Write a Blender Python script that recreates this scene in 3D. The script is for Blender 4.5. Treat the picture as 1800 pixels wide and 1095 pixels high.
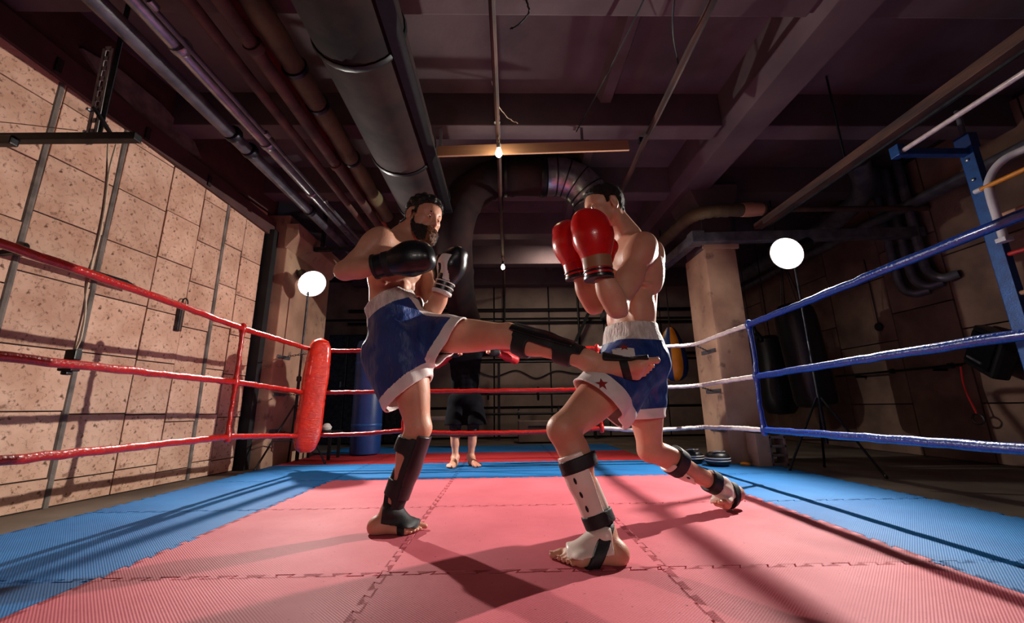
import bpy, bmesh, math, random
import numpy as np
from mathutils import Vector, Matrix
for o in list(bpy.data.objects): bpy.data.objects.remove(o, do_unlink=True)
scene = bpy.context.scene
COL = scene.collection
rnd = random.Random(7)
PI = math.pi

# ------------------------------------------------------------------ camera
F_PX, PITCH, YAW, ROLL, CAM_H = 715.22, .2319026, .0213983, -.0126463, .566
_fw = Vector((math.sin(YAW)*math.cos(PITCH), math.cos(YAW)*math.cos(PITCH), math.sin(PITCH)))
_rt = Vector((math.cos(YAW), -math.sin(YAW), 0)); _up = _rt.cross(_fw)
_c, _s = math.cos(ROLL), math.sin(ROLL)
CR, CU = _c*_rt + _s*_up, -_s*_rt + _c*_up
cam = bpy.data.cameras.new('camera'); cam.sensor_width = 36; cam.lens = F_PX/1800*36
cam.clip_start = .02; cam.clip_end = 60
camo = bpy.data.objects.new('camera', cam); COL.objects.link(camo)
m = Matrix((CR, CU, -_fw)).transposed().to_4x4(); m.translation = (0, 0, CAM_H)
camo.matrix_world = m
scene.camera = camo
def at(u, v, y):            # the point a photo pixel shows on the plane at distance y
    d = _fw*F_PX + CR*(u-900) - CU*(v-547.5)
    return Vector((0, 0, CAM_H)) + d*(y/d.y)

# ------------------------------------------------------------------ world, exposure
w = bpy.data.worlds.new('world'); scene.world = w; w.use_nodes = True
w.node_tree.nodes['Background'].inputs[0].default_value = (.30, .40, .75, 1)
w.node_tree.nodes['Background'].inputs[1].default_value = .055
vs = scene.view_settings
vs.view_transform = 'Standard'; vs.look = 'None'; vs.gamma = 1; vs.use_curve_mapping = False
vs.exposure = 0.0
# studio strobes (their stands and heads are built further down, round these two lights)
STROBES = [((-2.226, 4.60, 1.996), (0.9, 1.9, -.5), 500), ((2.762, 3.70, 1.994), (-1.4, 2.2, -.1), 860)]
def area(name, loc, target, size, power, color=(1, 1, 1)):
    l = bpy.data.lights.new(name, 'AREA'); l.shape = 'DISK'; l.size = size; l.energy = power; l.color = color
    o = bpy.data.objects.new(name, l); COL.objects.link(o); o.location = loc
    o.rotation_euler = (Vector(target)-Vector(loc)).to_track_quat('-Z', 'Y').to_euler()
    return o
for k, (p, t, e) in enumerate(STROBES):
    l = bpy.data.lights.new('strobe_light', 'SPOT'); l.energy = e; l.color = (1, .93, .85); l.spot_size = math.radians(116); l.spot_blend = .6; l.shadow_soft_size = .035
    o = bpy.data.objects.new('strobe_light', l); COL.objects.link(o); o.location = p
    o.rotation_euler = (Vector(t)-Vector(p)).to_track_quat('-Z', 'Y').to_euler()
# unseen soft fill added to brighten the fighters, a few steps behind the camera
l = bpy.data.lights.new('fill_light', 'SPOT'); l.energy = 125; l.color = (1, .85, .76); l.spot_size = math.radians(50); l.spot_blend = 1; l.shadow_soft_size = .4
o = bpy.data.objects.new('fill_light', l); COL.objects.link(o); o.location = (.6, -2.6, 1.9)
o.rotation_euler = (Vector((.1, 2.2, .75))-o.location).to_track_quat('-Z', 'Y').to_euler()

# unseen fill added to brighten the back wall, tucked between two beams
area('back_hall_fill', (.9, 6.25, 3.1), (.8, 7.4, .9), .5, 18, (1, .82, .66))

# ------------------------------------------------------------------ helpers
def tag(o, label=None, cat=None, group=None, kind=None):
    if label: o['label'] = label
    if cat: o['category'] = cat
    if group: o['group'] = group
    if kind: o['kind'] = kind
    return o
class MB:
    def __init__(s): s.v = []; s.f = []
    def add(s, vs, fs):
        n = len(s.v); s.v += [tuple(v) for v in vs]; s.f += [tuple(i+n for i in f) for f in fs]; return s
    def box(s, c, size, rot=None, taper=1):
        hx, hy, hz = size[0]/2, size[1]/2, size[2]/2
        vs = []
        for z in (-1, 1):
            t = taper if z > 0 else 1
            for x, y in ((-1, -1), (1, -1), (1, 1), (-1, 1)): vs.append(Vector((x*hx*t, y*hy*t, z*hz)))
        if rot is not None: vs = [rot @ v for v in vs]
        c = Vector(c)
        return s.add([v+c for v in vs], [(3, 2, 1, 0), (4, 5, 6, 7), (0, 1, 5, 4), (1, 2, 6, 5), (2, 3, 7, 6), (3, 0, 4, 7)])
    def bar(s, a, b, w, t, upv=(0, 0, 1)):      # box beam from a to b, w across, t along up
        a, b = Vector(a), Vector(b); d = (b-a); L = d.length; d.normalize()
        x = d.cross(Vector(upv))
        if x.length < 1e-4: x = d.cross(Vector((0, 1, 0)))
        x.normalize(); z = x.cross(d)
        R = Matrix((x, d, z)).transposed()
        return s.box((a+b)/2, (w, L, t), R)
    def tube(s, pts, r, seg=10, cap=True, flat=None):
        pts = [Vector(p) for p in pts]; n = len(pts)
        rs = r if isinstance(r, (list, tuple)) else [r]*n
        t0 = (pts[1]-pts[0]).normalized()
        u = t0.cross(Vector((0, 0, 1)))
        if u.length < .05: u = t0.cross(Vector((1, 0, 0)))
        u.normalize(); base = len(s.v); prev = t0
        for i, p in enumerate(pts):
            t = (pts[min(i+1, n-1)]-pts[max(i-1, 0)]).normalized()
            q = prev.rotation_difference(t); u = (q @ u); u = (u-t*u.dot(t)).normalized(); prev = t
            v = t.cross(u)
            for k in range(seg):
                a = 2*PI*k/seg; s.v.append(tuple(p+(u*math.cos(a)+v*math.sin(a)*(flat or 1))*rs[i]))
        for i in range(n-1):
            for k in range(seg):
                a = base+i*seg+k; b = base+i*seg+(k+1) % seg
                s.f.append((a, b, b+seg, a+seg))
        if cap:
            s.f.append(tuple(base+k for k in range(seg))[::-1]); s.f.append(tuple(base+(n-1)*seg+k for k in range(seg)))
        return s
    def lathe(s, prof, loc=(0, 0, 0), axis=(0, 0, 1), seg=20, caps=True):
        ax = Vector(axis).normalized(); q = Vector((0, 0, 1)).rotation_difference(ax); loc = Vector(loc); base = len(s.v)
        for r, z in prof:
            for k in range(seg):
                a = 2*PI*k/seg; s.v.append(tuple(loc+q @ Vector((r*math.cos(a), r*math.sin(a), z))))
        for i in range(len(prof)-1):
            for k in range(seg):
                a = base+i*seg+k; b = base+i*seg+(k+1) % seg; s.f.append((a, b, b+seg, a+seg))
        if caps:
            s.f.append(tuple(base+k for k in range(seg))[::-1]); s.f.append(tuple(base+(len(prof)-1)*seg+k for k in range(seg)))
        return s
    def prism(s, poly, x, y, n, o, t):           # polygon in the x,y axes at o, extruded t along n
        o, x, y, n = Vector(o), Vector(x), Vector(y), Vector(n); k = len(poly)
        a = [o+x*p[0]+y*p[1] for p in poly]; b = [v+n*t for v in a]
        return s.add(a+b, [tuple(range(k))[::-1], tuple(range(k, 2*k))]+[(i, (i+1) % k, k+(i+1) % k, k+i) for i in range(k)])
    def build(s, name, mat, parent=None, smooth=True, bevel=0, origin=None, auto=40):
        vs = [Vector(v) for v in s.v]
        lo = Vector([min(v[i] for v in vs) for i in range(3)]); hi = Vector([max(v[i] for v in vs) for i in range(3)])
        o = Vector(origin) if origin is not None else Vector(((lo.x+hi.x)/2, (lo.y+hi.y)/2, lo.z))
        me = bpy.data.meshes.new(name); me.from_pydata([tuple(v-o) for v in vs], [], s.f); me.update()
        return link(name, me, mat, parent, o, smooth, bevel, auto)
def worldloc(o):
    p = Vector(o.location)
    while o.parent: o = o.parent; p += o.location
    return p
def link(name, me, mat, parent=None, loc=(0, 0, 0), smooth=True, bevel=0, auto=40):
    ob = bpy.data.objects.new(name, me); COL.objects.link(ob)
    if mat is not None:
        me.materials.clear()
        for mm in (mat if isinstance(mat, (list, tuple)) else [mat]): me.materials.append(mm)
    if parent: ob.parent = parent; ob.location = Vector(loc)-worldloc(parent)
    else: ob.location = loc
    if bevel:
        bm = bmesh.new(); bm.from_mesh(me)
        es = [e for e in bm.edges if len(e.link_faces) == 2 and e.calc_face_angle() > .6]
        bmesh.ops.bevel(bm, geom=es, offset=bevel, segments=2, affect='EDGES', clamp_overlap=True, profile=.6)
        bm.to_mesh(me); bm.free()
    if smooth:
        me.polygons.foreach_set('use_smooth', [True]*len(me.polygons))
        if auto: me.set_sharp_from_angle(angle=math.radians(auto))
    return ob
def empty(name, loc, label=None, cat=None, group=None, kind=None):
    o = bpy.data.objects.new(name, None); COL.objects.link(o); o.location = loc; o.empty_display_size = .1
    return tag(o, label, cat, group, kind)
def curve(pts, n=8):                             # Catmull-Rom through the points
    p = [Vector(q) for q in pts]; p = [p[0]*2-p[1]]+p+[p[-1]*2-p[-2]]; out = []
    for i in range(1, len(p)-2):
        for k in range(n):
            t = k/n; a, b, c, d = p[i-1], p[i], p[i+1], p[i+2]
            out.append(.5*((2*b)+(c-a)*t+(2*a-5*b+4*c-d)*t*t+(3*b-a-3*c+d)*t**3))
    out.append(p[-2]); return out
def wobble(pts, amp, seed=0):
    r = random.Random(seed); return [Vector(p)+Vector((r.uniform(-1, 1), r.uniform(-1, 1), r.uniform(-1, 1)))*amp for p in pts]

# ------------------------------------------------------------------ materials
def srgb(r, g, b):
    f = lambda c: (c/255/12.92) if c/255 <= .04045 else ((c/255+.055)/1.055)**2.4
    return (f(r), f(g), f(b), 1)
MATS = {}
def M(name, c, rough=.6, metal=0, c2=None, scale=6, detail=6, bump=.15, bscale=80, spec=.5, coat=0, sss=0, emit=None, stretch=None, mixlo=.35, mixhi=.65, rvar=.12, objvar=0):
    m = bpy.data.materials.new(name); m.use_nodes = True; nt = m.node_tree; N = nt.nodes; L = nt.links
    b = N['Principled BSDF']; tc = N.new('ShaderNodeTexCoord'); src = tc.outputs['Object']
    if stretch:
        mp = N.new('ShaderNodeMapping'); mp.inputs['Scale'].default_value = stretch; L.new(src, mp.inputs[0]); src = mp.outputs[0]
    oi = N.new('ShaderNodeObjectInfo')
    add = N.new('ShaderNodeVectorMath'); add.operation = 'ADD'
    cm = N.new('ShaderNodeCombineXYZ')
    mu = N.new('ShaderNodeMath'); mu.operation = 'MULTIPLY'; mu.inputs[1].default_value = 37.0
    L.new(oi.outputs['Random'], mu.inputs[0]); [L.new(mu.outputs[0], cm.inputs[i]) for i in range(3)]
    L.new(src, add.inputs[0]); L.new(cm.outputs[0], add.inputs[1]); src = add.outputs[0]
    c2 = c2 or tuple(x*.72 for x in c[:3])+(1,)
    nz = N.new('ShaderNodeTexNoise'); nz.inputs['Scale'].default_value = scale; nz.inputs['Detail'].default_value = detail
    L.new(src, nz.inputs['Vector'])
    mr = N.new('ShaderNodeMapRange'); mr.inputs[1].default_value = mixlo; mr.inputs[2].default_value = mixhi; L.new(nz.outputs['Fac'], mr.inputs[0])
    mx = N.new('ShaderNodeMix'); mx.data_type = 'RGBA'; mx.inputs[6].default_value = c; mx.inputs[7].default_value = c2
    L.new(mr.outputs[0], mx.inputs[0]); out = mx.outputs[2]
    if objvar:
        hs = N.new('ShaderNodeHueSaturation'); m2 = N.new('ShaderNodeMapRange'); m2.inputs[3].default_value = 1-objvar; m2.inputs[4].default_value = 1+objvar
        L.new(oi.outputs['Random'], m2.inputs[0]); L.new(m2.outputs[0], hs.inputs['Value']); L.new(out, hs.inputs['Color']); out = hs.outputs[0]
    L.new(out, b.inputs['Base Color'])
    rr = N.new('ShaderNodeMapRange'); rr.inputs[3].default_value = max(.02, rough-rvar); rr.inputs[4].default_value = min(1, rough+rvar)
    L.new(nz.outputs['Fac'], rr.inputs[0]); L.new(rr.outputs[0], b.inputs['Roughness'])
    b.inputs['Metallic'].default_value = metal; b.inputs['Specular IOR Level'].default_value = spec
    if coat: b.inputs['Coat Weight'].default_value = coat; b.inputs['Coat Roughness'].default_value = .12
    if sss:
        b.inputs['Subsurface Weight'].default_value = sss; b.inputs['Subsurface Radius'].default_value = (1, .35, .2); b.inputs['Subsurface Scale'].default_value = .012
    if emit:
        b.inputs['Emission Color'].default_value = emit[0]; b.inputs['Emission Strength'].default_value = emit[1]
    if bump:
        n2 = N.new('ShaderNodeTexNoise'); n2.inputs['Scale'].default_value = bscale; n2.inputs['Detail'].default_value = 4; L.new(src, n2.inputs['Vector'])
        bp = N.new('ShaderNodeBump'); bp.inputs['Strength'].default_value = bump; bp.inputs['Distance'].default_value = .01
        L.new(n2.outputs['Fac'], bp.inputs['Height']); L.new(bp.outputs[0], b.inputs['Normal'])
    MATS[name] = m
    return m
def bump_chain(m, make, strength, dist):         # stack one more relief on a material
    nt = m.node_tree; b = nt.nodes['Principled BSDF']; h = make(nt)
    bp = nt.nodes.new('ShaderNodeBump'); bp.inputs['Strength'].default_value = strength; bp.inputs['Distance'].default_value = dist
    if b.inputs['Normal'].links: nt.links.new(b.inputs['Normal'].links[0].from_socket, bp.inputs['Normal'])
    nt.links.new(h, bp.inputs['Height']); nt.links.new(bp.outputs[0], b.inputs['Normal']); return m
def tint(m, make, color, inv=False):             # lay a colour over the base where a mask says so
    nt = m.node_tree; b = nt.nodes['Principled BSDF']; h = make(nt); mx = nt.nodes.new('ShaderNodeMix'); mx.data_type = 'RGBA'
    nt.links.new(h, mx.inputs[0]); nt.links.new(b.inputs['Base Color'].links[0].from_socket, mx.inputs[6]); mx.inputs[7].default_value = color
    nt.links.new(mx.outputs[2], b.inputs['Base Color']); return m
def node_noise(scale, lo, hi, detail=4, world=False, stretch=None, kind='noise'):
    def mk(nt):
        N = nt.nodes; L = nt.links
        if world: g = N.new('ShaderNodeNewGeometry'); src = g.outputs['Position']
        else: g = N.new('ShaderNodeTexCoord'); src = g.outputs['Object']
        if stretch:
            mp = N.new('ShaderNodeMapping'); mp.inputs['Scale'].default_value = stretch; L.new(src, mp.inputs[0]); src = mp.outputs[0]
        if kind == 'noise':
            n = N.new('ShaderNodeTexNoise'); n.inputs['Detail'].default_value = detail; o = n.outputs['Fac']
        else:
            n = N.new('ShaderNodeTexVoronoi'); o = n.outputs['Distance']
        n.inputs['Scale'].default_value = scale; L.new(src, n.inputs['Vector'])
        r = N.new('ShaderNodeMapRange'); r.inputs[1].default_value = lo; r.inputs[2].default_value = hi; L.new(o, r.inputs[0])
        return r.outputs[0]
    return mk
def node_grid(scale):                            # woven mat relief, in world metres
    def mk(nt):
        N = nt.nodes; L = nt.links; g = N.new('ShaderNodeNewGeometry'); s = N.new('ShaderNodeSeparateXYZ'); L.new(g.outputs['Position'], s.inputs[0])
        outs = []
        for k in range(2):
            a = N.new('ShaderNodeMath'); a.operation = 'MULTIPLY'; a.inputs[1].default_value = scale; L.new(s.outputs[k], a.inputs[0])
            b = N.new('ShaderNodeMath'); b.operation = 'SINE'; L.new(a.outputs[0], b.inputs[0]); outs.append(b)
        p = N.new('ShaderNodeMath'); p.operation = 'MULTIPLY'; L.new(outs[0].outputs[0], p.inputs[0]); L.new(outs[1].outputs[0], p.inputs[1])
        return p.outputs[0]
    return mk

def smat(name, c, c2, **k): return M(name, srgb(*c), c2=srgb(*c2), **k)
stone = smat('shell stone', (234, 192, 166), (208, 162, 136), rough=.85, scale=5, bump=.25, bscale=55, objvar=.1)
tint(stone, node_noise(26, .60, .70, 6), srgb(120, 84, 64))
bump_chain(stone, node_noise(34, .68, .56, 5), .55, .012)
tint(stone, node_noise(1.9, .58, .72, 5), srgb(190, 146, 120))
mortar = smat('grey mortar', (136, 126, 118), (100, 92, 86), rough=.9, scale=9, bump=.3)
gapmat = smat('dark joint', (46, 36, 32), (30, 24, 22), rough=.95, bump=.2)
concrete = smat('old concrete', (150, 130, 118), (112, 94, 86), rough=.85, scale=2.2, bump=.25, bscale=40)
tint(concrete, node_noise(1.4, .56, .74, 7, world=True), srgb(88, 66, 58))
plaster = smat('painted ceiling plaster', (108, 92, 96), (82, 68, 74), rough=.85, scale=1.6, bump=.12, bscale=25)
tint(plaster, node_noise(.9, .60, .74, 8, world=True), srgb(72, 50, 44))
pillar_m = smat('pillar plaster', (186, 150, 124), (150, 116, 96), rough=.8, scale=2.5, bump=.18, bscale=60)
tint(pillar_m, node_noise(7, .60, .75, 7, world=True), srgb(96, 76, 66))
floor_m = smat('cement floor', (120, 106, 92), (88, 76, 66), rough=.75, scale=2, bump=.15, bscale=30)
tint(floor_m, node_noise(1.2, .55, .7, 6, world=True), srgb(70, 60, 54))
lintel_m = smat('maroon painted concrete', (92, 60, 58), (66, 44, 44), rough=.8, scale=3, bump=.2)
panel_m = smat('pale wall panel', (150, 134, 122), (118, 104, 96), rough=.8, scale=2, bump=.12, objvar=.08)
darkblock = smat('right wall concrete', (132, 104, 88), (100, 78, 68), rough=.88, scale=3, bump=.3, bscale=45, objvar=.08)
black_gap = smat('black recess paint', (24, 25, 29), (16, 17, 20), rough=.8, bump=.1)
pink = smat('pink foam mat', (202, 100, 112), (188, 88, 100), rough=.64, scale=2.4, bump=.0, rvar=.08, spec=.3, objvar=.05)
blue = smat('blue foam mat', (28, 112, 176), (24, 98, 160), rough=.64, scale=2.4, bump=.0, rvar=.08, spec=.3, objvar=.05)
redm = smat('red foam mat', (176, 40, 44), (150, 32, 36), rough=.64, scale=2.4, bump=.0, rvar=.08, spec=.3, objvar=.05)
for mm in (pink, blue, redm):
    bump_chain(mm, node_grid(2*PI/.0105), .22, .004)
    bump_chain(mm, node_noise(3.5, .3, .7, 5, world=True), .12, .02)
    tint(mm, node_noise(75, .70, .74, 2, world=True), srgb(120, 50, 56) if mm is pink else srgb(18, 60, 100) if mm is blue else srgb(90, 20, 24))
red_vinyl = smat('red rope vinyl', (186, 28, 20), (160, 21, 16), rough=.3, scale=30, bump=.4, bscale=60, coat=.4)
blue_vinyl = smat('blue rope vinyl', (16, 60, 152), (13, 48, 126), rough=.3, scale=30, bump=.4, bscale=60, coat=.3)
white_vinyl = smat('white rope vinyl', (226, 214, 210), (200, 188, 186), rough=.32, scale=30, bump=.35, bscale=60, coat=.3)
cushion_m = smat('red cushion tape', (232, 52, 26), (208, 38, 20), rough=.25, scale=14, bump=.45, bscale=28, coat=.6)
bump_chain(cushion_m, node_noise(3, .3, .7, 3, stretch=(6, 6, 60)), .35, .01)
steel = smat('dark steel', (70, 72, 78), (44, 46, 52), rough=.42, metal=.8, scale=20, bump=.05)
black_metal = smat('black metal', (26, 27, 30), (18, 19, 22), rough=.45, metal=.4, scale=20, bump=.05)
galv = smat('galvanised steel', (176, 178, 184), (140, 144, 152), rough=.32, metal=.85, scale=12, bump=.06)
pipe_grey = smat('grey painted pipe', (112, 112, 120), (78, 80, 88), rough=.38, metal=.35, scale=8, bump=.12, bscale=90)
pipe_dark = smat('rusty dark pipe', (96, 66, 56), (62, 44, 42), rough=.7, scale=7, bump=.25, bscale=50)
pipe_red = smat('red fire pipe', (132, 30, 30), (96, 22, 24), rough=.5, scale=6, bump=.1)
lagging = smat('olive pipe lagging', (104, 94, 64), (70, 64, 46), rough=.85, scale=4, bump=.4, bscale=22)
rust_duct = smat('rusty duct', (50, 31, 28), (28, 21, 24), rough=.9, metal=.0, spec=.2, scale=3, bump=.2, bscale=16)
rust_rod = smat('rusty conduit', (92, 60, 48), (52, 40, 38), rough=.7, scale=14, bump=.25, bscale=60, stretch=(1, .25, 1))
wood = smat('raw plank', (196, 150, 118), (160, 114, 86), rough=.75, scale=5, bump=.25, bscale=40, stretch=(.12, 1, 1))
white_paint = smat('white enamel', (222, 222, 224), (196, 198, 202), rough=.3, scale=8, bump=.04)
yellow_paint = smat('yellow enamel', (226, 150, 40), (206, 126, 30), rough=.35, scale=8, bump=.04)
blue_steel = smat('blue painted steel', (30, 84, 150), (24, 66, 124), rough=.4, metal=.2, scale=18, bump=.12, bscale=120)
red_paint = smat('red enamel', (190, 44, 40), (164, 34, 32), rough=.35, scale=8, bump=.04)
black_leather = smat('black leather', (22, 23, 26), (15, 16, 19), rough=.38, scale=30, bump=.15, bscale=220)
navy_bag = smat('blue vinyl bag', (20, 58, 120), (16, 46, 100), rough=.4, scale=5, bump=.15, bscale=30)
dark_fabric = smat('black cloth', (15, 16, 22), (10, 10, 14), rough=.9, scale=12, bump=.2, bscale=160, spec=.08)
white_cloth = smat('white satin', (228, 222, 216), (210, 202, 198), rough=.6, scale=10, bump=.15, bscale=60)
cord_m = smat('pale cord', (206, 190, 164), (180, 160, 134), rough=.6, scale=30, bump=.1)
black_plastic = smat('black plastic', (20, 20, 22), (14, 14, 16), rough=.4, scale=20, bump=.05)
zinc = smat('zinc strip', (186, 184, 176), (150, 150, 146), rough=.5, metal=.1, scale=20, bump=.05)
# ================================================================== the setting
def struct(o): o['kind'] = 'structure'; return o
FZ = -.025
struct(MB().box((.8, 3, FZ-.05), (9, 11.4, .1)).build('floor', floor_m, smooth=False))
# ---- left wall of sawn shell-stone blocks
WT = Vector((.122, .9925, 0)).normalized(); WN = Vector((WT.y, -WT.x, 0))
WO = Vector((-2.966, 2.658, 0))
def wl(y, z, out=0): return WO + WT*((y-2.658)/WT.y) + WN*out + Vector((0, 0, z))
def wbox(mb, y0, y1, z0, z1, o0, o1):
    a = [wl(y0, z0, o0), wl(y0, z0, o1), wl(y1, z0, o1), wl(y1, z0, o0)]; b = [wl(y0, z1, o0), wl(y0, z1, o1), wl(y1, z1, o1), wl(y1, z1, o0)]
    return mb.add(a+b, [(0, 1, 2, 3), (7, 6, 5, 4), (1, 0, 4, 5), (2, 1, 5, 6), (3, 2, 6, 7), (0, 3, 7, 4)])
wall_left = struct(wbox(MB(), -2.6, 4.42, FZ, 2.8, -.3, -.012).build('wall_left', gapmat, smooth=False))
cols = [-2.6, -2.2, -1.78, -1.36, -.95, -.55, -.12, .3, .7, 1.1, 1.52, 1.96, 2.43, 2.87, 3.26, 3.59, 3.9, 4.13, 4.42]
offs = {12: .14, 13: .05, 14: .58-.42, 15: .38-.42+.04, 16: .15, 17: .02}
for c in range(len(cols)-1):
    y0, y1 = cols[c], cols[c+1]
    z = FZ+.004; top = rnd.uniform(.08, .16); zs = [z, top]
    h0 = [.42, .40, .44][c % 3]
    zz = top
    while zz < 2.66:
        zz += rnd.choice([.40, .42, .42, .45]) if c > 10 else .42
        zs.append(min(zz, 2.82))
    for k in range(len(zs)-1):
        g = .004; d = rnd.uniform(-.004, .004)
        if zs[k+1]-zs[k] < .05: continue
        b = MB(); wbox(b, y0+g, y1-g, zs[k]+g, zs[k+1]-g, -.05, d)
        # a slightly worn, uneven face: shift the four outer corners
        b.v = [tuple(Vector(v)+(WN*rnd.uniform(-.003, .003))) for v in b.v]
        b.build('stone_block', stone, wall_left, smooth=False, bevel=.004)
for y in (2.43, 2.87, 3.9):
    MB().tube([wl(y, FZ, -.006), wl(y-.03, 2.75, -.006)], .021, 8).build('mortar_strip', mortar, wall_left)
lin = MB()
def zl(y): return 2.79-.0933*(y-2.07)
for (y0, y1) in ((-2.6, 4.62),):
    a = [wl(y0, zl(y0), -.2), wl(y0, zl(y0), .03), wl(y1, zl(y1), .03), wl(y1, zl(y1), -.2)]
    b = [p+Vector((0, 0, .19)) for p in a]
    lin.add(a+b, [(0, 1, 2, 3), (7, 6, 5, 4), (1, 0, 4, 5), (2, 1, 5, 6), (3, 2, 6, 7), (0, 3, 7, 4)])
trim = struct(lin.build('trim_1', lintel_m, smooth=False))
up = MB(); wbox(up, -2.6, 4.62, 2.85, 3.4, -.3, -.03)
struct(up.build('wall_left_upper', lintel_m, smooth=False))
for k in range(9):
    y = -1.4+k*.62
    b = MB(); wbox(b, y, y+.035, zl(y)+.02, zl(y)+.12, .03, .045); b.build('joint_clip', gapmat, trim, smooth=False)
MB().prism([(0, .06), (.25, .12), (.6, .1), (.95, -.02), (1.05, -.13), (.8, -.16), (.45, -.12), (.12, -.03)], WT, (0, 0, 1), WN, wl(2.45, 3.04, -.03), .03).build('grey_patch', mortar, trim, smooth=False)
b = MB(); b.box((-2.72, 4.50, 1.3), (.12, .10, 2.65)); struct(b.build('trim_2', black_gap, smooth=False))
# ---- left column with its flared head
b = MB(); b.box((-2.96, 5.14, 1.4), (.84, 1.2, 2.9))
column = struct(b.build('wall_column', pillar_m, smooth=False, bevel=.012))
hd = MB(); prof = [(.0, .0), (.0, .12), (.10, .20), (.10, .26), (.0, .26)]
hd.prism([(-.02, 0), (0, 0), (.13, .16), (.13, .30), (-.02, .30)], (1, 0, 0), (0, 0, 1), (0, 1, 0), (-2.54, 4.5, 2.42), 1.28)
hd.build('column_head', pillar_m, column, smooth=False, bevel=.008)
# ---- back wall, its panels and ledges
WB = 8.35
wall_back = struct(MB().box((.8, WB+.15, 1.65), (9, .3, 3.5)).build('wall_back', black_gap, smooth=False))
xs = [-3.7, -2.6, -1.5, -.2, .95, 2.1, 3.3, 4.6]
for i in range(len(xs)-1):
    for j, (z0, z1) in enumerate(((0, .55), (.58, 1.5), (1.53, 2.35), (2.38, 3.2))):
        MB().box(((xs[i]+xs[i+1])/2, WB-.02, (z0+z1)/2), (xs[i+1]-xs[i]-.03, .05, z1-z0-.02)).build('wall_panel', panel_m if i > 1 else darkblock, wall_back, smooth=False, bevel=.006)
wall_right = struct(MB().box((4.95, 3, 1.65), (.3, 11, 3.5)).build('wall_right', gapmat, smooth=False))
yy = -1.5; k = 0
while yy < 8.2:
    wd = [.86, .62, .95, .7][k % 4]
    zsp = [FZ, .95, 1.62, 2.4, 3.3] if k % 2 else [FZ, .55, 1.3, 2.1, 3.3]
    for j in range(4):
        MB().box((4.78, yy+wd/2, (zsp[j]+zsp[j+1])/2), (.06+rnd.uniform(0, .012), wd-.012, zsp[j+1]-zsp[j]-.012)).build('concrete_panel', darkblock, wall_right, smooth=False, bevel=.006)
    yy += wd; k += 1
# ---- ceiling: slab, cross beams, ribs, long beam
ceiling = struct(MB().box((.8, 3, 3.42), (9, 11.4, .1)).build('ceiling', plaster, smooth=False))
BY = [-.3, .85, 2.02, 3.27, 4.45, 5.62, 6.88, 8.12]
for y in BY:
    MB().box((-.55, y, 3.21), (5.1, .2, .36)).build('cross_beam', plaster, ceiling, smooth=False, bevel=.012)
    MB().box((3.6, y, 3.21), (2.4, .2, .36)).build('cross_beam', plaster, ceiling, smooth=False, bevel=.012)
for i in range(len(BY)-1):
    for x in (-1.9, .95):
        b = MB(); b.prism([(-.09, 0), (.09, 0), (.045, -.10), (-.045, -.10)], (1, 0, 0), (0, 0, 1), (0, 1, 0), (x, BY[i]+.1, 3.372), BY[i+1]-BY[i]-.2)
        b.build('ceiling_rib', plaster, ceiling, smooth=False)
b = MB(); b.prism([(2.0, 3.4), (2.0, 3.08), (2.08, 2.98), (2.37, 2.98), (2.45, 3.08), (2.45, 3.4)], (1, 0, 0), (0, 0, 1), (0, 1, 0), (0, -1.8, 0), 10.2)
b.build('long_beam', plaster, ceiling, smooth=False, bevel=.01)
# ---- right pillar
pil = struct(MB().box((2.425, 4.47, 1.12), (.35, .5, 2.3)).build('pillar', pillar_m, smooth=False, bevel=.012))
b = MB(); b.box((2.43, 4.47, 2.62), (.34, .46, .8)); b.build('pillar_neck', plaster, pil, smooth=False, bevel=.01)
b = MB(); b.prism([(-.18, 0), (.18, 0), (.27, .16), (.30, .34), (-.30, .34), (-.24, .16)], (1, 0, 0), (0, 0, 1), (0, 1, 0), (2.43, 4.2, 2.72), .55)
b.build('pillar_head', plaster, pil, smooth=False, bevel=.015)
b = MB(); b.box((2.43, 4.215, 2.29), (.40, .03, .05)); b.build('pillar_collar', pillar_m, pil, smooth=False)

# ================================================================== pipes, ducts, rails under the ceiling
def hang_pipe(name, label, cat, mat, pts, r, joints=(), jm=None, jr=1.35, jl=.05, group=None, seg=14):
    e = empty(name, Vector(pts[0]), label, cat, group)
    MB().tube(pts, r, seg).build('pipe', mat, e)
    p = [Vector(q) for q in pts]
    for t in joints:
        d = (p[-1]-p[0]); c = p[0]+d*t; d.normalize()
        MB().tube([c-d*jl/2, c-d*jl*.3, c+d*jl*.3, c+d*jl/2], [r*jr*.93, r*jr, r*jr, r*jr*.93], seg).build('coupling', jm or mat, e)
    return e
Y0, Y1 = -1.4, 5.6
def ypipe(x, z, dx=0): return [(x-dx*.0, Y0, z), (x, 1.5, z), (x+dx, Y1, z)]
J = [.42, .53, .64, .76, .85]
hang_pipe('ceiling_pipe', 'thick dull grey pipe under the ceiling nearest the stone wall', 'pipe', pipe_grey, ypipe(-2.12, 2.66, .05), .05, [.40, .6, .63, .78], steel)
hang_pipe('ceiling_pipe', 'light grey metal pipe with shiny couplings, second from the stone wall', 'pipe', galv, ypipe(-1.93, 2.68, .04), .046, [.38, .49, .62, .73], galv)
hang_pipe('ceiling_pipe', 'thin grey conduit running tight beside the light grey pipe', 'pipe', pipe_grey, ypipe(-1.855, 2.66, .04), .016, [.45, .6, .75], galv)
hang_pipe('ceiling_pipe', 'slim rusty brown pipe with a white painted band', 'pipe', pipe_dark, ypipe(-1.70, 2.74, .03), .036, [.43], white_paint, 1.05, .07)
hang_pipe('ceiling_pipe', 'rusty brown pipe between the slim brown one and the olive lagged one', 'pipe', pipe_dark, ypipe(-1.54, 2.76, .02), .045, [.5, .68], pipe_dark)
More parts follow.
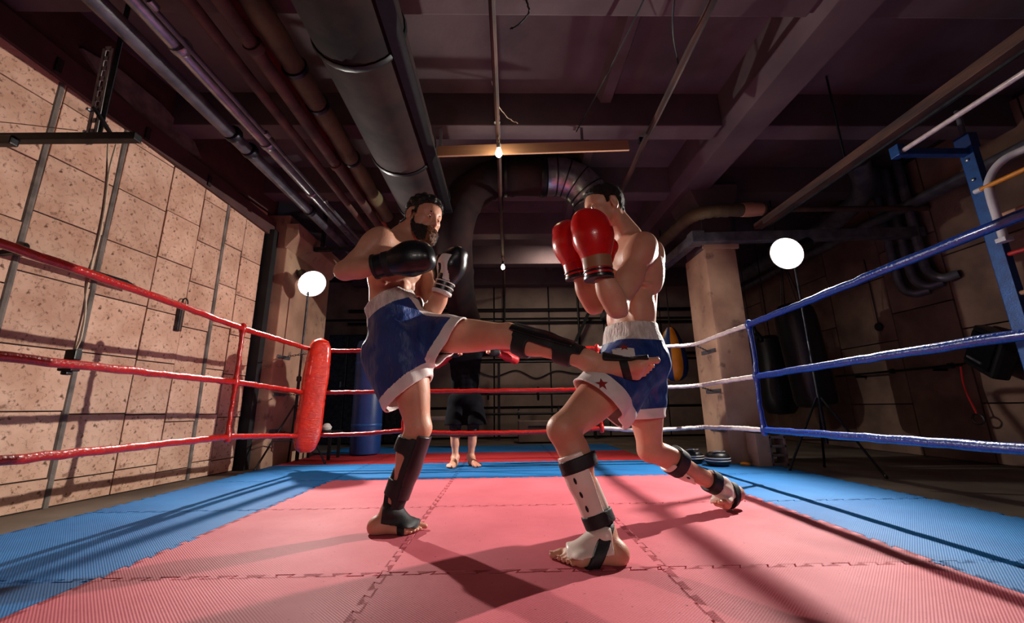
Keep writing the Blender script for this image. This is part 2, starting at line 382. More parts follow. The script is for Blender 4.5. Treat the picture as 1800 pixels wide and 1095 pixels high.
hang_pipe('ceiling_pipe', 'dark red pipe glimpsed above the rusty brown pipes', 'pipe', pipe_red, ypipe(-1.62, 2.92, .02), .07)
lag = hang_pipe('ceiling_pipe', 'fat olive lagged pipe with dark straps, furthest from the stone wall', 'pipe', lagging, [(-1.42, y, 2.86+.006*math.sin(y*9)) for y in np.linspace(Y0, 4.6, 40)], [.075+.006*math.sin(k*2.3) for k in range(40)], (), None)
for y in (1.55, 2.35, 2.7, 3.4): MB().tube([(-1.42, y, 2.86), (-1.42, y+.03, 2.86)], .088, 16).build('strap', steel, lag)
# pipe trestle where the pipes end
e = empty('pipe_trestle', (-1.75, 4.9, 2.5), 'dark steel trestle carrying the pipe ends above the left corner', 'trestle')
MB().bar((-2.4, 4.9, 2.55), (-1.0, 4.9, 2.58), .05, .05).build('crossbar', steel, e, smooth=False)
for x in (-2.3, -1.1): MB().bar((x, 4.9, 2.55), (x, 4.9, 3.37), .04, .04, (0, 1, 0)).build('hanger', steel, e, smooth=False)
# big rusty duct along the ceiling
e = empty('ceiling_duct', (-.86, 1, 2.8), 'wide rusty round duct with dark bands running along the ceiling', 'duct')
MB().tube([(-.84, y, 2.74) for y in (Y0, 1, 2.4, 3.95)], .27, 28).build('duct_body', rust_duct, e)
for y in (.4, 1.95, 3.05, 3.93): MB().tube([(-.84, y, 2.74), (-.84, y+.02, 2.74), (-.84, y+.04, 2.74)], [.278, .285, .278], 28).build('band', black_metal, e)
MB().bar((-.60, Y0, 2.57), (-.57, 3.9, 2.56), .09, .03).build('side_strip', black_metal, e, smooth=False)
e = empty('duct_bend', (-.2, 4.3, 2.0), 'rusty duct crossing under the ceiling and bending down behind the bearded fighter', 'duct')
path = curve([(.46, 4.14, 3.11), (.1, 4.14, 3.11), (-.18, 4.16, 3.06), (-.44, 4.24, 2.86), (-.56, 4.40, 2.52), (-.58, 4.80, 2.20), (-.6, 5.4, 2.02), (-.6, 6.5, 1.98), (-.6, 8.3, 1.98)], 8)
MB().tube(path, [.21+.010*(i % 8 == 0) for i in range(len(path))], 24).build('duct_body', rust_duct, e)
MB().tube([(.43, 4.14, 3.11), (.46, 4.14, 3.11), (.49, 4.14, 3.11)], [.22, .23, .22], 24).build('flange', black_metal, e)
MB().tube([(.02, 4.14, 3.11), (.05, 4.14, 3.11)], .222, 24).build('flange', black_metal, e)
e = empty('flexible_elbow', (.8, 4.2, 2.5), 'shiny ribbed metal duct elbow behind the head of the fighter in red gloves', 'duct')
path = curve([(.50, 4.14, 3.11), (.66, 4.14, 3.11), (.85, 4.15, 3.03), (.99, 4.16, 2.86), (1.03, 4.17, 2.67), (1.03, 4.17, 2.55)], 9)
rr = [.212 + (.006 if i % 6 == 0 else 0) for i in range(len(path))]
MB().tube(path, rr, 26).build('elbow', galv, e)
for i in range(6, len(path)-1, 6): 
    d = (path[i+1]-path[i-1]).normalized(); MB().tube([path[i]-d*.008, path[i]+d*.008], .221, 26).build('rib', steel, e)
MB().tube([path[-1], path[-1]-Vector((0, 0, .06))], .219, 26).build('collar', black_metal, e)
# plank, conduits, bulbs
e = empty('plank', (.06, 3.3, 2.72), 'long raw wooden plank hung crosswise under the ceiling', 'plank')
b = MB().bar((-1.0, 3.18, 2.755), (1.13, 3.18, 2.835), .022, .10); b.build('board', wood, e, smooth=False, bevel=.003)
for x in (-.55, .72): MB().bar((x, 3.2, 2.82), (x, 3.2, 3.06), .025, .006, (0, 1, 0)).build('hanger_strip', galv, e, smooth=False)
e = empty('conduit', (-.02, 1, 2.9), 'rusty straight conduit running down the middle of the ceiling', 'conduit')
MB().tube(wobble([(-.075+.012*y, y, 2.86) for y in np.linspace(-1.4, 8.2, 24)], .004, 3), .021, 8).build('conduit_body', rust_rod, e)
for y in (1.2, 2.9, 4.45, 6.0): MB().box((-.075+.012*y, y, 2.935), (.05, .03, .18)).build('clip', steel, e, smooth=False)
e = empty('conduit', (1.3, 1, 2.9), 'rusty conduit running along the ceiling beside the long beam', 'conduit')
MB().tube(wobble([(1.20+.032*y, y, 2.92) for y in np.linspace(-1.4, 5.2, 18)], .005, 5), .026, 8).build('conduit_body', rust_rod, e)
MB().box((1.3, 3.27, 2.95), (.08, .04, .05)).build('clip', steel, e, smooth=False)
def wire(name, label, pts, r, mat, cat='wire', wob=0, n=8): return tag(MB().tube(wobble(curve(pts, n), wob, 4), r, 6).build(name, mat), label, cat)
wire('hanging_wire', 'thin black wire slanting down from the ceiling to the plank', [(.93, 1.6, 3.0), (.80, 2.4, 2.96), (.68, 3.24, 3.02)], .006, black_plastic)
wire('hanging_wire', 'black wire drooping from the ceiling onto the right conduit', [(.97, 1.6, 3.03), (1.05, 2.0, 2.86), (1.26, 2.4, 2.95)], .006, black_plastic)
wire('hanging_wire', 'dark tuft of bare wires poking out of the front ceiling beam', [(.16, 2.02, 3.03), (.17, 2.05, 2.97), (.10, 2.10, 2.93), (.06, 2.14, 2.95)], .006, black_plastic, wob=.003)
wire('hanging_wire', 'pale loose string tied round the middle conduit', [(-.07, 2.5, 2.88), (-.03, 2.72, 2.86), (.05, 2.82, 2.83), (.13, 2.86, 2.81)], .004, cord_m, wob=.004)
glow = M('lit bulb glass', (1, .9, .7, 1), rough=.3, bump=0, emit=((1, .82, .52, 1), 60))
ceram = smat('white socket', (206, 196, 180), (180, 170, 156), rough=.4, bump=.02)
def bulb(p, label, s=1.0):
    p = Vector(p); e = empty('hanging_bulb', p, label, 'light bulb', 'bare bulbs on the ceiling string')
    MB().lathe([(.001, -.062), (.016, -.058), (.026, -.045), (.030, -.03), (.026, -.012), (.017, .006), (.014, .018)], p, seg=18).build('glass', glow, e)
    MB().lathe([(.014, .015), (.019, .02), (.020, .055), (.012, .065), (.006, .075)], p, seg=14).build('socket', ceram if s > 1 else black_plastic, e)
    MB().tube(curve([p+Vector((0, 0, .07)), p+Vector((.006, 0, .12)), p+Vector((-.006, -.01, .165)), (p.x, p.y, 2.868)], 5), .0035, 6).build('cord', cord_m, e)
    MB().tube(curve([p+Vector((.008, 0, .06)), p+Vector((-.004, .006, .12)), p+Vector((.006, .01, .18)), (p.x+.01, p.y+.01, 2.868)], 5), .0035, 6).build('cord', cord_m, e)
bulb((-.030, 3.06, 2.70), 'lit bare bulb in a white socket in front of the plank', 2)
bulb((-.003, 5.95, 2.70), 'lit bare bulb in a black socket further back in the hall', 1)
# ---- right side services
e = empty('cable_tray', (2.2, 4.1, 2.3), 'grey box channel wrapping round the pillar top and running back', 'channel')
MB().bar((2.15, 4.16, 2.36), (4.7, 4.16, 2.42), .10, .11).build('front_run', pipe_grey, e, smooth=False, bevel=.006)
MB().bar((2.13, 4.12, 2.36), (2.05, 8.2, 2.36), .10, .11).build('side_run', pipe_grey, e, smooth=False, bevel=.006)
MB().box((2.13, 4.15, 2.355), (.14, .14, .14)).build('corner_box', pipe_grey, e, smooth=False, bevel=.01)
e = empty('wrapped_pipe', (2.2, 4.05, 2.6), 'lagged pipe with a torn wrap bending round the pillar neck', 'pipe')
path = curve([(2.02, 8, 2.62), (2.05, 5.2, 2.62), (2.08, 4.4, 2.62), (2.13, 4.16, 2.63), (2.28, 4.06, 2.635), (2.5, 4.04, 2.64), (2.86, 4.04, 2.65)], 7)
MB().tube(path, [.07+.005*math.sin(i*2.1) for i in range(len(path))], 14).build('lagging', lagging, e)
MB().tube([(2.62, 4.04, 2.645), (2.70, 4.04, 2.648), (2.84, 4.04, 2.65)], [.077, .082, .07], 14).build('torn_wrap', wood, e)
MB().tube([(2.82, 4.04, 2.65), (4.7, 4.04, 2.66)], .03, 10).build('bare_pipe', pipe_dark, e)
e = empty('overhead_rail', (2.9, 2, 2.5), 'long weathered wooden rail hung along the right side', 'rail')
b = MB(); b.bar((2.86, -.6, 2.50), (2.84, 4.15, 2.49), .085, .075); b.build('rail_beam', rust_rod, e, smooth=False, bevel=.006)
MB().bar((2.90, -.6, 2.455), (2.88, 4.15, 2.445), .02, .02).build('rail_lip', steel, e, smooth=False)
for y in (2.95, 1.2): MB().tube([(2.85, y, 2.52), (2.85, y, 3.36)], .008, 6).build('hanger_rod', black_metal, e)
e = empty('wall_pipes', (4.65, 4.3, 1.7), 'group of pale pipes curving down into the right wall', 'pipes')
for k in range(3):
    y = 4.15+.16*k
    MB().tube(curve([(4.62, y, 3.3), (4.62, y, 2.2), (4.62, y-.03, 1.95-.04*k), (4.65, y-.12, 1.85-.04*k), (4.72, y-.22, 1.86-.04*k)], 6), .045, 12).build('pipe', pipe_grey, e)
e = empty('wall_duct', (4.3, 3.8, 2.9), 'dark round duct along the upper right wall', 'duct')
MB().tube(curve([(4.35, 8, 2.85), (4.35, 5.5, 2.85), (4.3, 4.6, 2.9), (4.2, 4.2, 3.0), (4.0, 4.0, 3.2)], 6), .11, 16).build('duct_body', navy_bag if 0 else pipe_grey, e)
MB().tube([(4.55, -1, 2.72), (4.55, 8, 2.72)], .06, 12).build('pipe', pipe_grey, e)

# ================================================================== floor mats
TD = .012
def mat_outline():
    per = .1; P = [(.31, -1), (.19, 1), (.81, 1), (.69, -1)]
    edge = [((k+s)*per, o*TD) for k in range(10) for s, o in P]
    bot = [(-TD, -TD)]+[(s, o) for s, o in edge]+[(1-TD, -TD)]
    right = [(1+o, s) for s, o in edge]+[(1-TD, 1-TD)]
    top = [(s, 1+o) for s, o in edge][::-1]+[(-TD, 1-TD)]
    left = [(o, s) for s, o in edge][::-1]
    return bot+right+top+left
def inset(poly, d):
    n = len(poly); out = []
    for i in range(n):
        a, b, c = Vector(poly[i-1]), Vector(poly[i]), Vector(poly[(i+1) % n])
        e1 = (b-a).normalized(); e2 = (c-b).normalized(); n1 = Vector((-e1.y, e1.x)); n2 = Vector((-e2.y, e2.x))
        m = (n1+n2); k = max(.35, 1+n1.dot(n2)); out.append(tuple(b+m*(d/k)))
    return out
def mat_mesh(name):
    o = mat_outline(); rings = [(inset(o, .0012), -.024), (inset(o, .0012), -.003), (inset(o, .0038), 0)]
    n = len(o); vs = [(x, y, z) for r, z in rings for x, y in r]
    fs = [(i+k*n, (i+1) % n+k*n, (i+1) % n+(k+1)*n, i+(k+1)*n) for k in range(2) for i in range(n)]
    bm = bmesh.new(); bv = [bm.verts.new(v) for v in vs]
    for f in fs: bm.faces.new([bv[i] for i in f])
    bm.faces.new(bv[2*n:]); bmesh.ops.triangulate(bm, faces=[f for f in bm.faces if len(f.verts) > 4])
    me = bpy.data.meshes.new(name); bm.to_mesh(me); bm.free(); return me
MX, MY = -1.43, 1.62
mm_ = {}
rown = {-2: 'under the camera', -1: 'of the row nearest the camera', 0: 'in the row under the fighters', 1: 'in the farthest pink row', 2: 'in the far blue border row', 3: 'in the red row behind the ropes', 4: 'in the dark row behind the red', 5: 'in the row at the back of the hall'}
colsn = {-1: 'leftmost mat', 0: 'left of the middle mat', 1: 'middle mat', 2: 'right of the middle mat', 3: 'rightmost mat'}
for j in range(-2, 5):
    for i in range(-1, 4):
        cn = 'red' if j == 3 else 'blue' if (i in (-1, 3) or j >= 2) else 'pink'
        if j >= 3 and i == 3: continue
        if cn not in mm_: mm_[cn] = mat_mesh('puzzle_mat_'+cn)
        o = link('puzzle_mat', mm_[cn], {'pink': pink, 'blue': blue, 'red': redm}[cn], None, (MX+i, MY+j, rnd.uniform(-.0012, .0008)), False)
        tag(o, '%s puzzle mat, %s %s' % (cn, colsn[i], rown[j]), 'floor mat', 'foam puzzle mats of the ring floor')
# ================================================================== ring ropes
RR = .021
def rope(name, label, mat, pts, seed, cat='rope', group=None, r=RR, n=14):
    p = wobble(curve(pts, n), .0025, seed); k = random.Random(seed)
    return tag(MB().tube(p, [r*(1+k.uniform(-.05, .05)) for _ in p], 12).build(name, mat), label, cat, group)
ZT = {'top': 1.19, 'middle': .765, 'bottom': .365}
left_z = {'top': [1.25, 1.226, 1.181, 1.165], 'middle': [.79, .788, .774, .735], 'bottom': [.37, .385, .384, .325]}
right_z = {'top': [1.27, 1.261, 1.199], 'middle': [.83, .815, .781], 'bottom': [.39, .385, .375]}
back_z = {'top': 1.155, 'middle': .735, 'bottom': .325}
for k, n in enumerate(ZT):
    a = left_z[n]; c = right_z[n]; b = back_z[n]
    rope('ring_rope', '%s red rope of the ring in front of the stone wall' % n, red_vinyl, [(-2.02, -1.3, a[0]), (-2.0, .2, a[1]), (-2.0, 1.6, a[1]), (-2.0, 2.5, (a[1]+a[2])/2), (-1.995, 3.09, a[2]), (-1.99, 3.6, (a[2]+a[3])/2+.003), (-1.96, 4.12, a[3])], 10+k, group='red ropes of the ring')
    tz = [.004, .002, .03][k]
    rope('ring_rope', '%s red rope across the back of the ring' % n, red_vinyl, [(-1.86, 4.2, b), (-1.4, 4.2, b+tz*.2), (-1.0, 4.2, b+tz), (-.5, 4.2, b+tz*.1), (.5, 4.2, b+tz*.1), (.98, 4.2, b+tz)], 20+k, group='red ropes of the ring')
    pw = [(.96, 4.2, b+tz)] + [(1.4, 4.2, b+.005), (1.85, 4.2, b+.02)] + [(1.975, 4.17, b+.028), (2.0, 4.05, b+.03)] + [(2.0, 3.6, (b+c[2])/2+.02), (2.0, 3.2, c[2])]
    rope('ring_rope', '%s white rope round the back right corner of the ring' % n, white_vinyl, pw, 30+k, group='white ropes of the ring', r=.019)
    rope('ring_rope', '%s blue rope along the right side of the ring' % n, blue_vinyl, [(2.0, 3.22, c[2]), (2.0, 2.5, (c[2]+c[1])/2-.006*(k == 0)), (2.0, 1.5, c[1]), (2.0, .2, c[1]+.01), (2.02, -1.3, c[0])], 40+k, group='blue ropes of the ring', r=.023)
def tie(label, mat, x, y, zs, r=.016, kn=.026):
    e = empty('rope_tie', (x, y, zs[-1]), label, 'rope tie', 'vertical ties between the ropes')
    p = curve([(x, y, zs[0]), (x+.006, y-.006, (zs[0]+zs[1])/2), (x, y, zs[1]), (x-.005, y+.004, (zs[1]+zs[2])/2), (x, y, zs[2])], 8)
    MB().tube(wobble(p, .0025, 3), [r*(1+.25*abs(math.cos(i*PI/16))**6) for i in range(len(p))], 10).build('strap', mat, e)
    for z in zs:
        MB().lathe([(.004, -.045), (r*1.25, -.036), (kn, -.016), (kn*1.1, 0), (kn, .016), (r*1.25, .036), (.004, .045)], (x, y, z), seg=12).build('knot', mat, e)
tie('red tie joining the left ropes in front of the stone wall', red_vinyl, -1.997, 3.10, [1.18, .774, .386])
tie('blue tie joining the right ropes beside the pillar', blue_vinyl, 2.0, 3.22, [1.198, .781, .375])
tie('red tie of the back ropes behind the kicking fighter', red_vinyl, -1.0, 4.2, [1.158, .737, .353])
tie('red tie where the back ropes change to white', red_vinyl, .97, 4.2, [1.158, .737, .353])
# ---- corner cushion
def cushion():
    prof = [(.175, .055, .045), (.20, .085, .06), (.27, .112, .072), (.40, .122, .078), (.55, .117, .075), (.72, .114, .074), (.90, .117, .076), (1.08, .112, .072), (1.19, .098, .064), (1.25, .074, .055), (1.275, .045, .035), (1.28, .01, .01)]
    b = MB(); seg = 28; r = random.Random(3); rings = []
    # refine profile
    zs = np.linspace(.175, 1.28, 44); P = np.array(prof)
    for z in zs:
        hx = np.interp(z, P[:, 0], P[:, 1])*(1+r.uniform(-.025, .025)); hy = np.interp(z, P[:, 0], P[:, 2])*(1+r.uniform(-.025, .025))
        for k in range(seg):
            a = 2*PI*k/seg; cx, sx = math.cos(a), math.sin(a)
            b.v.append((hx*math.copysign(abs(cx)**.6, cx), hy*math.copysign(abs(sx)**.6, sx), z))
    for i in range(len(zs)-1):
        for k in range(seg): q = i*seg+k; p = i*seg+(k+1) % seg; b.f.append((q, p, p+seg, q+seg))
    b.f.append(tuple(range(seg))[::-1]); b.f.append(tuple((len(zs)-1)*seg+k for k in range(seg)))
    R = Matrix.Rotation(math.radians(38), 3, 'Z') @ Matrix.Identity(3)
    tilt = Matrix.Rotation(math.radians(3.0), 3, 'Y')
    b.v = [tuple(tilt @ (R @ Vector(v)) + Vector((-1.93, 4.15, 0))) for v in b.v]
    e = empty('corner_cushion', (-1.93, 4.15, .17), 'glossy red taped corner cushion at the back left of the ring', 'cushion')
    b.build('pad', cushion_m, e)
    for z in (.30, .70, 1.13): MB().tube([(-2.0+.04*z, 4.22, z), (-2.08+.04*z, 4.28, z+.01)], .02, 8).build('strap', black_leather, e)
cushion()
def chain(label, a, b, plate, pn, n=9):
    a, b = Vector(a), Vector(b); e = empty('tension_chain', b, label, 'chain', 'steel chains tying the ropes to the walls'); d = (b-a)/n; dn = d.normalized()
    s1 = dn.cross(Vector((0, 0, 1))).normalized(); s2 = Vector((0, 0, 1))
    for k in range(n):
        c = a+d*(k+.5); s = s1 if k % 2 else s2; L = d.length*.62; W = .009
        pts = [c+dn*(L*math.cos(t))+s*(W*math.sin(t)) for t in np.linspace(0, 2*PI, 11)]
        MB().tube(pts, .003, 5, cap=False).build('link', steel, e)
    MB().box(b+Vector(pn)*.004, plate).build('bracket_plate', galv, e, smooth=False)
for n, z in (('top', 1.14), ('middle', .72), ('bottom', .33)):
    chain('%s chain from the red cushion corner to the column' % n, (-2.05, 4.25, z), (-2.534, 4.72, z+.02), (.012, .26, .035), (1, 0, 0))
for n, z in (('top', 1.165), ('middle', .74), ('bottom', .345)):
    chain('%s chain from the white rope corner to the pillar' % n, (2.01, 4.16, z), (2.244, 4.40, z-.03), (.012, .30, .04), (-1, 0, 0))

# ================================================================== studio strobes
flash = M('flash diffuser', (1, .95, .9, 1), rough=.4, bump=0, emit=((1, .90, .78, 1), 25))
def gz(p): return 0 if -2.43 < p.x < 2.57 and p.y < 6.6 else FZ
def strobe(k, label, foot_rot):
    p, t, e_ = STROBES[k]; p = Vector(p); d = (Vector(t)-p).normalized()
    base = Vector((p.x, p.y, 0)); e = empty('studio_strobe', base, label, 'studio light', 'studio strobes on tripods behind the ring')
    hp = p-d*.02
    MB().lathe([(.06, -.15), (.07, -.13), (.12, -.06), (.155, -.012), (.16, 0), (.155, .001), (.12, -.045)], hp, d, 28, caps=False).build('reflector', galv, e)
    MB().lathe([(.001, .05), (.04, .045), (.085, .03), (.12, .012), (.14, 0)], hp-d*.035, d, 28, caps=False).build('diffuser', flash, e)
    MB().lathe([(.001, 0), (.05, .004), (.058, .02), (.058, .24), (.05, .26)], hp-d*.40, d, 20).build('head', black_metal, e)
    MB().box((p-d*.12)-Vector((0, 0, .11)), (.03, .04, .07)).build('yoke', black_metal, e, smooth=False)
    q = p-d*.12
    base2 = Vector((q.x, q.y, 0))
    MB().tube([base2+Vector((0, 0, .22)), base2+Vector((0, 0, .9))], .016, 10).build('pole', black_metal, e)
    MB().tube([base2+Vector((0, 0, .9)), Vector((q.x, q.y, q.z-.10))], .012, 10).build('pole_extension', steel, e)
    MB().lathe([(.02, 0), (.026, .01), (.026, .05), (.018, .06)], base2+Vector((0, 0, .88)), seg=12).build('clamp', black_plastic, e)
    for j in range(3):
        a = foot_rot+j*2*PI/3; v = Vector((math.cos(a), math.sin(a), 0))
        lg = MB().tube([base2+Vector((0, 0, .62))+v*.02, base2+v*.37+Vector((0, 0, .012+gz(base2+v*.37)))], .010, 8).build('leg', black_metal, e)
        MB().tube([base2+Vector((0, 0, .25)), base2+v*.22+Vector((0, 0, .255))], .006, 6).build('spreader', black_metal, e)
        MB().lathe([(.012, 0), (.014, .015), (.01, .03)], base2+v*.37+Vector((0, 0, gz(base2+v*.37))), seg=8).build('rubber_foot', black_plastic, lg)
strobe(0, 'lit studio strobe on a black tripod behind the red corner cushion', 0.0)
strobe(1, 'lit studio strobe on a black tripod outside the blue ropes', PI)

# ================================================================== left wall fittings
e = empty('slotted_bracket', (-2.18, 1.9, 1.96), 'grey slotted steel hanger with a dark crossbar at the upper left', 'bracket')
MB().bar((-2.95, 1.9, 1.955), (-1.905, 1.9, 1.965), .045, .04).build('crossbar', black_metal, e, smooth=False, bevel=.004)
a, c_ = Vector((-2.182, 1.93, 1.96)), Vector((-2.212, 1.93, 2.56)); dd = (c_-a).normalized(); xx = Vector((dd.z, 0, -dd.x))
st = MB(); W = .024; nsl = 9; L = (c_-a).length
for s in (-1, 1): st.bar(a+xx*s*W*.8, c_+xx*s*W*.8, W*.8, .004, (0, 1, 0))
for k in range(nsl+1):
    q = a+dd*(L*k/nsl); st.bar(q-dd*.014, q+dd*.014, W*1.3, .004, (0, 1, 0))
st.build('slotted_strip', zinc, e, smooth=False)
MB().bar(a+xx*.028+Vector((0, .01, 0)), c_+xx*.028+Vector((0, .01, .8)), .004, .03, (1, 0, 0)).build('angle_flange', steel, e, smooth=False)
MB().bar((-2.19, 1.92, 2.16), (-2.05, 1.91, 1.98), .012, .025, (0, 1, 0)).build('brace', steel, e, smooth=False)
for q in ((-2.19, 1.905, 2.13), (-2.17, 1.90, 1.99)): MB().lathe([(.008, 0), (.008, .02)], q, (0, -1, 0), 8).build('bolt', galv, e)
MB().box((-2.55, 1.88, 1.93), (.10, .04, .05)).build('end_clamp', black_plastic, e, smooth=False, bevel=.008)
e = empty('hanging_cable', at(125, 640, 1.95), 'twisted pale cable hanging from the crossbar with a black plug', 'cable')
pts = [at(u, v, 1.95) for u, v in ((190, 252), (187, 310), (180, 370), (168, 430), (156, 490), (146, 545), (136, 590), (130, 615))]
pts2 = [at(u, v, 1.95) for u, v in ((204, 254), (192, 300), (183, 370), (171, 430), (152, 490), (150, 545), (143, 590), (133, 615))]
MB().tube(curve(pts, 6), .0045, 6).build('lead', cord_m, e); MB().tube(curve(pts2, 6), .0045, 6).build('lead', cord_m, e)
pc = at(127, 632, 1.95)
b = MB(); b.box(pc+Vector((0, 0, .022)), (.05, .035, .05)); b.box(pc-Vector((.006, 0, .03)), (.065, .045, .05)); b.box(pc-Vector((.012, 0, .062)), (.03, .03, .02))
b.build('plug', black_plastic, e, smooth=False, bevel=.006)
tag(MB().tube(curve([(-2.95, 1.85, 2.05), (-2.6, 1.86, 2.03), (-2.19, 1.87, 1.985)], 6), .0025, 5).build('thin_string', cord_m), 'taut white string running to the dark crossbar', 'string')
e = empty('wall_bar', wl(2.2, 1.5, .1), 'black bar held by a wall bracket behind the top red rope', 'bar')
MB().tube([wl(.5, 1.53, .14), wl(2.95, 1.50, .14), wl(3.08, 1.485, .12)], [.02, .02, .008], 10).build('bar', black_metal, e)
MB().lathe([(.02, 0), (.042, .005), (.045, .03), (.02, .04)], wl(2.34, 1.52, .14)-WT*.02, WT, 14).build('collar', black_plastic, e)
MB().bar(wl(2.34, 1.50, 0), wl(2.34, 1.51, .15), .03, .03).build('bracket', black_metal, e, smooth=False)
e = empty('wall_latch', wl(3.54, 1.25, .02), 'brown steel latch with a ring on the stone wall', 'latch')
MB().box(wl(3.54, 1.37, .02), (.03, .05, .24)).build('plate', steel, e, smooth=False, bevel=.004)
MB().tube([wl(3.54, 1.25, .03), wl(3.54, 1.50, .03)], .013, 8).build('rod', pipe_dark, e)
q = wl(3.55, 1.50, .035); MB().tube([q+WT*(.028*math.cos(t))+Vector((0, 0, .045*math.sin(t))) for t in np.linspace(0, PI, 10)]+[q-WT*.028-Vector((0, 0, .05))], .006, 6).build('ring', black_metal, e)

# ================================================================== right side: wall bars, bags, pads
e = empty('wall_bars', (3.46, 2.6, 0), 'blue steel climbing ladder with coloured rungs at the right edge', 'wall bars')
for y in (2.6, 1.78):
    MB().box((3.46, y, 1.24), (.055, .09, 2.5)).build('post', blue_steel, e, smooth=False, bevel=.006)
    MB().tube([(3.46, y, 2.49), (3.46, y, 2.72)], .018, 10).build('jack_tube', pipe_grey, e)
    MB().box((3.46, y, 2.44), (.07, .105, .12)).build('sleeve', navy_bag, e, smooth=False, bevel=.005)
    for z in (2.30, 2.14): MB().lathe([(.014, 0), (.012, .012), (.004, .016)], (3.432, y, z), (-1, 0, 0), 8).build('bolt', galv, e)
cols_r = [wood, red_paint, wood, red_paint, blue_steel, wood, red_paint]
for k, z in enumerate((1.27, 1.545, .98, .70, .42, 1.82)):
    MB().tube([(3.46, 2.58, z), (3.46, 1.80, z)], .016, 10).build('rung', cols_r[k], e)
MB().bar((3.46, 2.6, 2.36), (2.92, 2.6, 2.36), .05, .05).build('top_arm', blue_steel, e, smooth=False, bevel=.004)
MB().bar((3.46, 1.78, 2.36), (2.92, 1.78, 2.36), .05, .05).build('top_arm', blue_steel, e, smooth=False, bevel=.004)
bar_ = MB().tube([(2.93, 2.62, 2.36), (2.93, 1.76, 2.36)], .017, 12).build('pull_up_bar', white_vinyl, e)
for y in (2.6, 1.78):
    MB().box((2.92, y, 2.37), (.06, .07, .09)).build('end_block', blue_steel, e, smooth=False, bevel=.006)
e = empty('dip_handle', (3.36, 2.4, 1.65), 'white bent tube handle with a yellow bar hooked on the ladder', 'dip handle')
MB().tube(curve([(3.33, 2.46, 1.62), (3.33, 2.46, 1.95), (3.34, 2.44, 2.06), (3.38, 2.38, 2.15), (3.44, 2.28, 2.18), (3.5, 2.0, 2.18)], 8), .024, 12).build('bent_tube', white_paint, e)
MB().tube([(3.32, 2.50, 2.0), (3.32, 1.85, 2.0)], .016, 10).build('grip_bar', yellow_paint, e)
MB().tube([(3.32, 2.53, 2.0), (3.32, 2.49, 2.0)], .018, 10).build('end_cap', white_paint, e)
MB().box((3.33, 2.46, 1.61), (.06, .06, .03)).build('foot_plate', white_paint, e, smooth=False, bevel=.004)
e = empty('heavy_bag', (3.62, 4.7, .55), 'black leather heavy bag hanging behind the blue ropes', 'punching bag')
MB().lathe([(.02, .53), (.14, .535), (.20, .56), (.215, .62), (.215, 1.55), (.20, 1.66), (.15, 1.74), (.05, 1.76)], (3.62, 4.7, 0), (-.08, 0, 1), 24).build('body', black_leather, e)
MB().lathe([(.217, 0), (.22, .01), (.22, .04), (.217, .05)], (3.55, 4.7, .95), (-.08, 0, 1), 24, caps=False).build('band', dark_fabric, e)
for k in range(4):
    a = k*PI/2+.4; MB().tube([(3.48+.13*math.cos(a), 4.7+.13*math.sin(a), 1.72), (3.45, 4.7, 2.35)], .006, 6).build('chain', steel, e)
MB().tube([(3.45, 4.7, 2.33), (3.43, 4.7, 3.36)], .008, 6).build('hanger', steel, e)
e = empty('heavy_bag', (3.95, 5.9, .4), 'far black heavy bag with rounded bottom near the right wall', 'punching bag')
MB().lathe([(.02, .42), (.16, .44), (.21, .52), (.22, .65), (.215, 1.35), (.19, 1.5), (.08, 1.56)], (3.95, 5.9, 0), (0, 0, 1), 24).build('body', black_leather, e)
MB().tube([(3.95, 5.9, 1.55), (3.95, 5.9, 3.36)], .008, 6).build('hanger', steel, e)
# yellow and blue teardrop bag
e = empty('teardrop_bag', (2.22, 5.3, .85), 'yellow and blue panelled teardrop punching bag behind the fighter', 'punching bag')
prof = [(.01, .87), (.08, .88), (.14, .93), (.175, 1.02), (.18, 1.12), (.165, 1.25), (.13, 1.4), (.085, 1.52), (.04, 1.58)]
for k in range(8):
    b = MB(); n = 5; rows = len(prof)
    for r, z in prof:
        for q in range(n+1): a = (k+q/n)*PI/4+.3; b.v.append((2.22+r*math.cos(a), 5.3+r*math.sin(a), z))
    for i in range(rows-1):
        for q in range(n): c0 = i*(n+1)+q; b.f.append((c0, c0+1, c0+n+2, c0+n+1))
    b.build('panel', yellow_paint if k % 2 else navy_bag, e)
MB().tube([(2.22, 5.3, 1.57), (2.22, 5.3, 2.978)], .008, 6).build('strap', black_leather, e)
# blue bag behind the kicker
e = empty('standing_bag', (-1.80, 5.55, 0), 'tall blue vinyl bag standing behind the bearded fighter', 'punching bag')
MB().lathe([(.14, .0), (.185, .02), (.19, .06), (.19, 1.40), (.17, 1.46), (.10, 1.49), (.01, 1.5)], (-1.80, 5.55, 0), seg=28).build('body', navy_bag, e)
for z in (.35, 1.15): MB().lathe([(.19, 0), (.194, .008), (.194, .03), (.19, .038)], (-1.80, 5.55, z), seg=28, caps=False).build('seam_band', blue_steel, e)
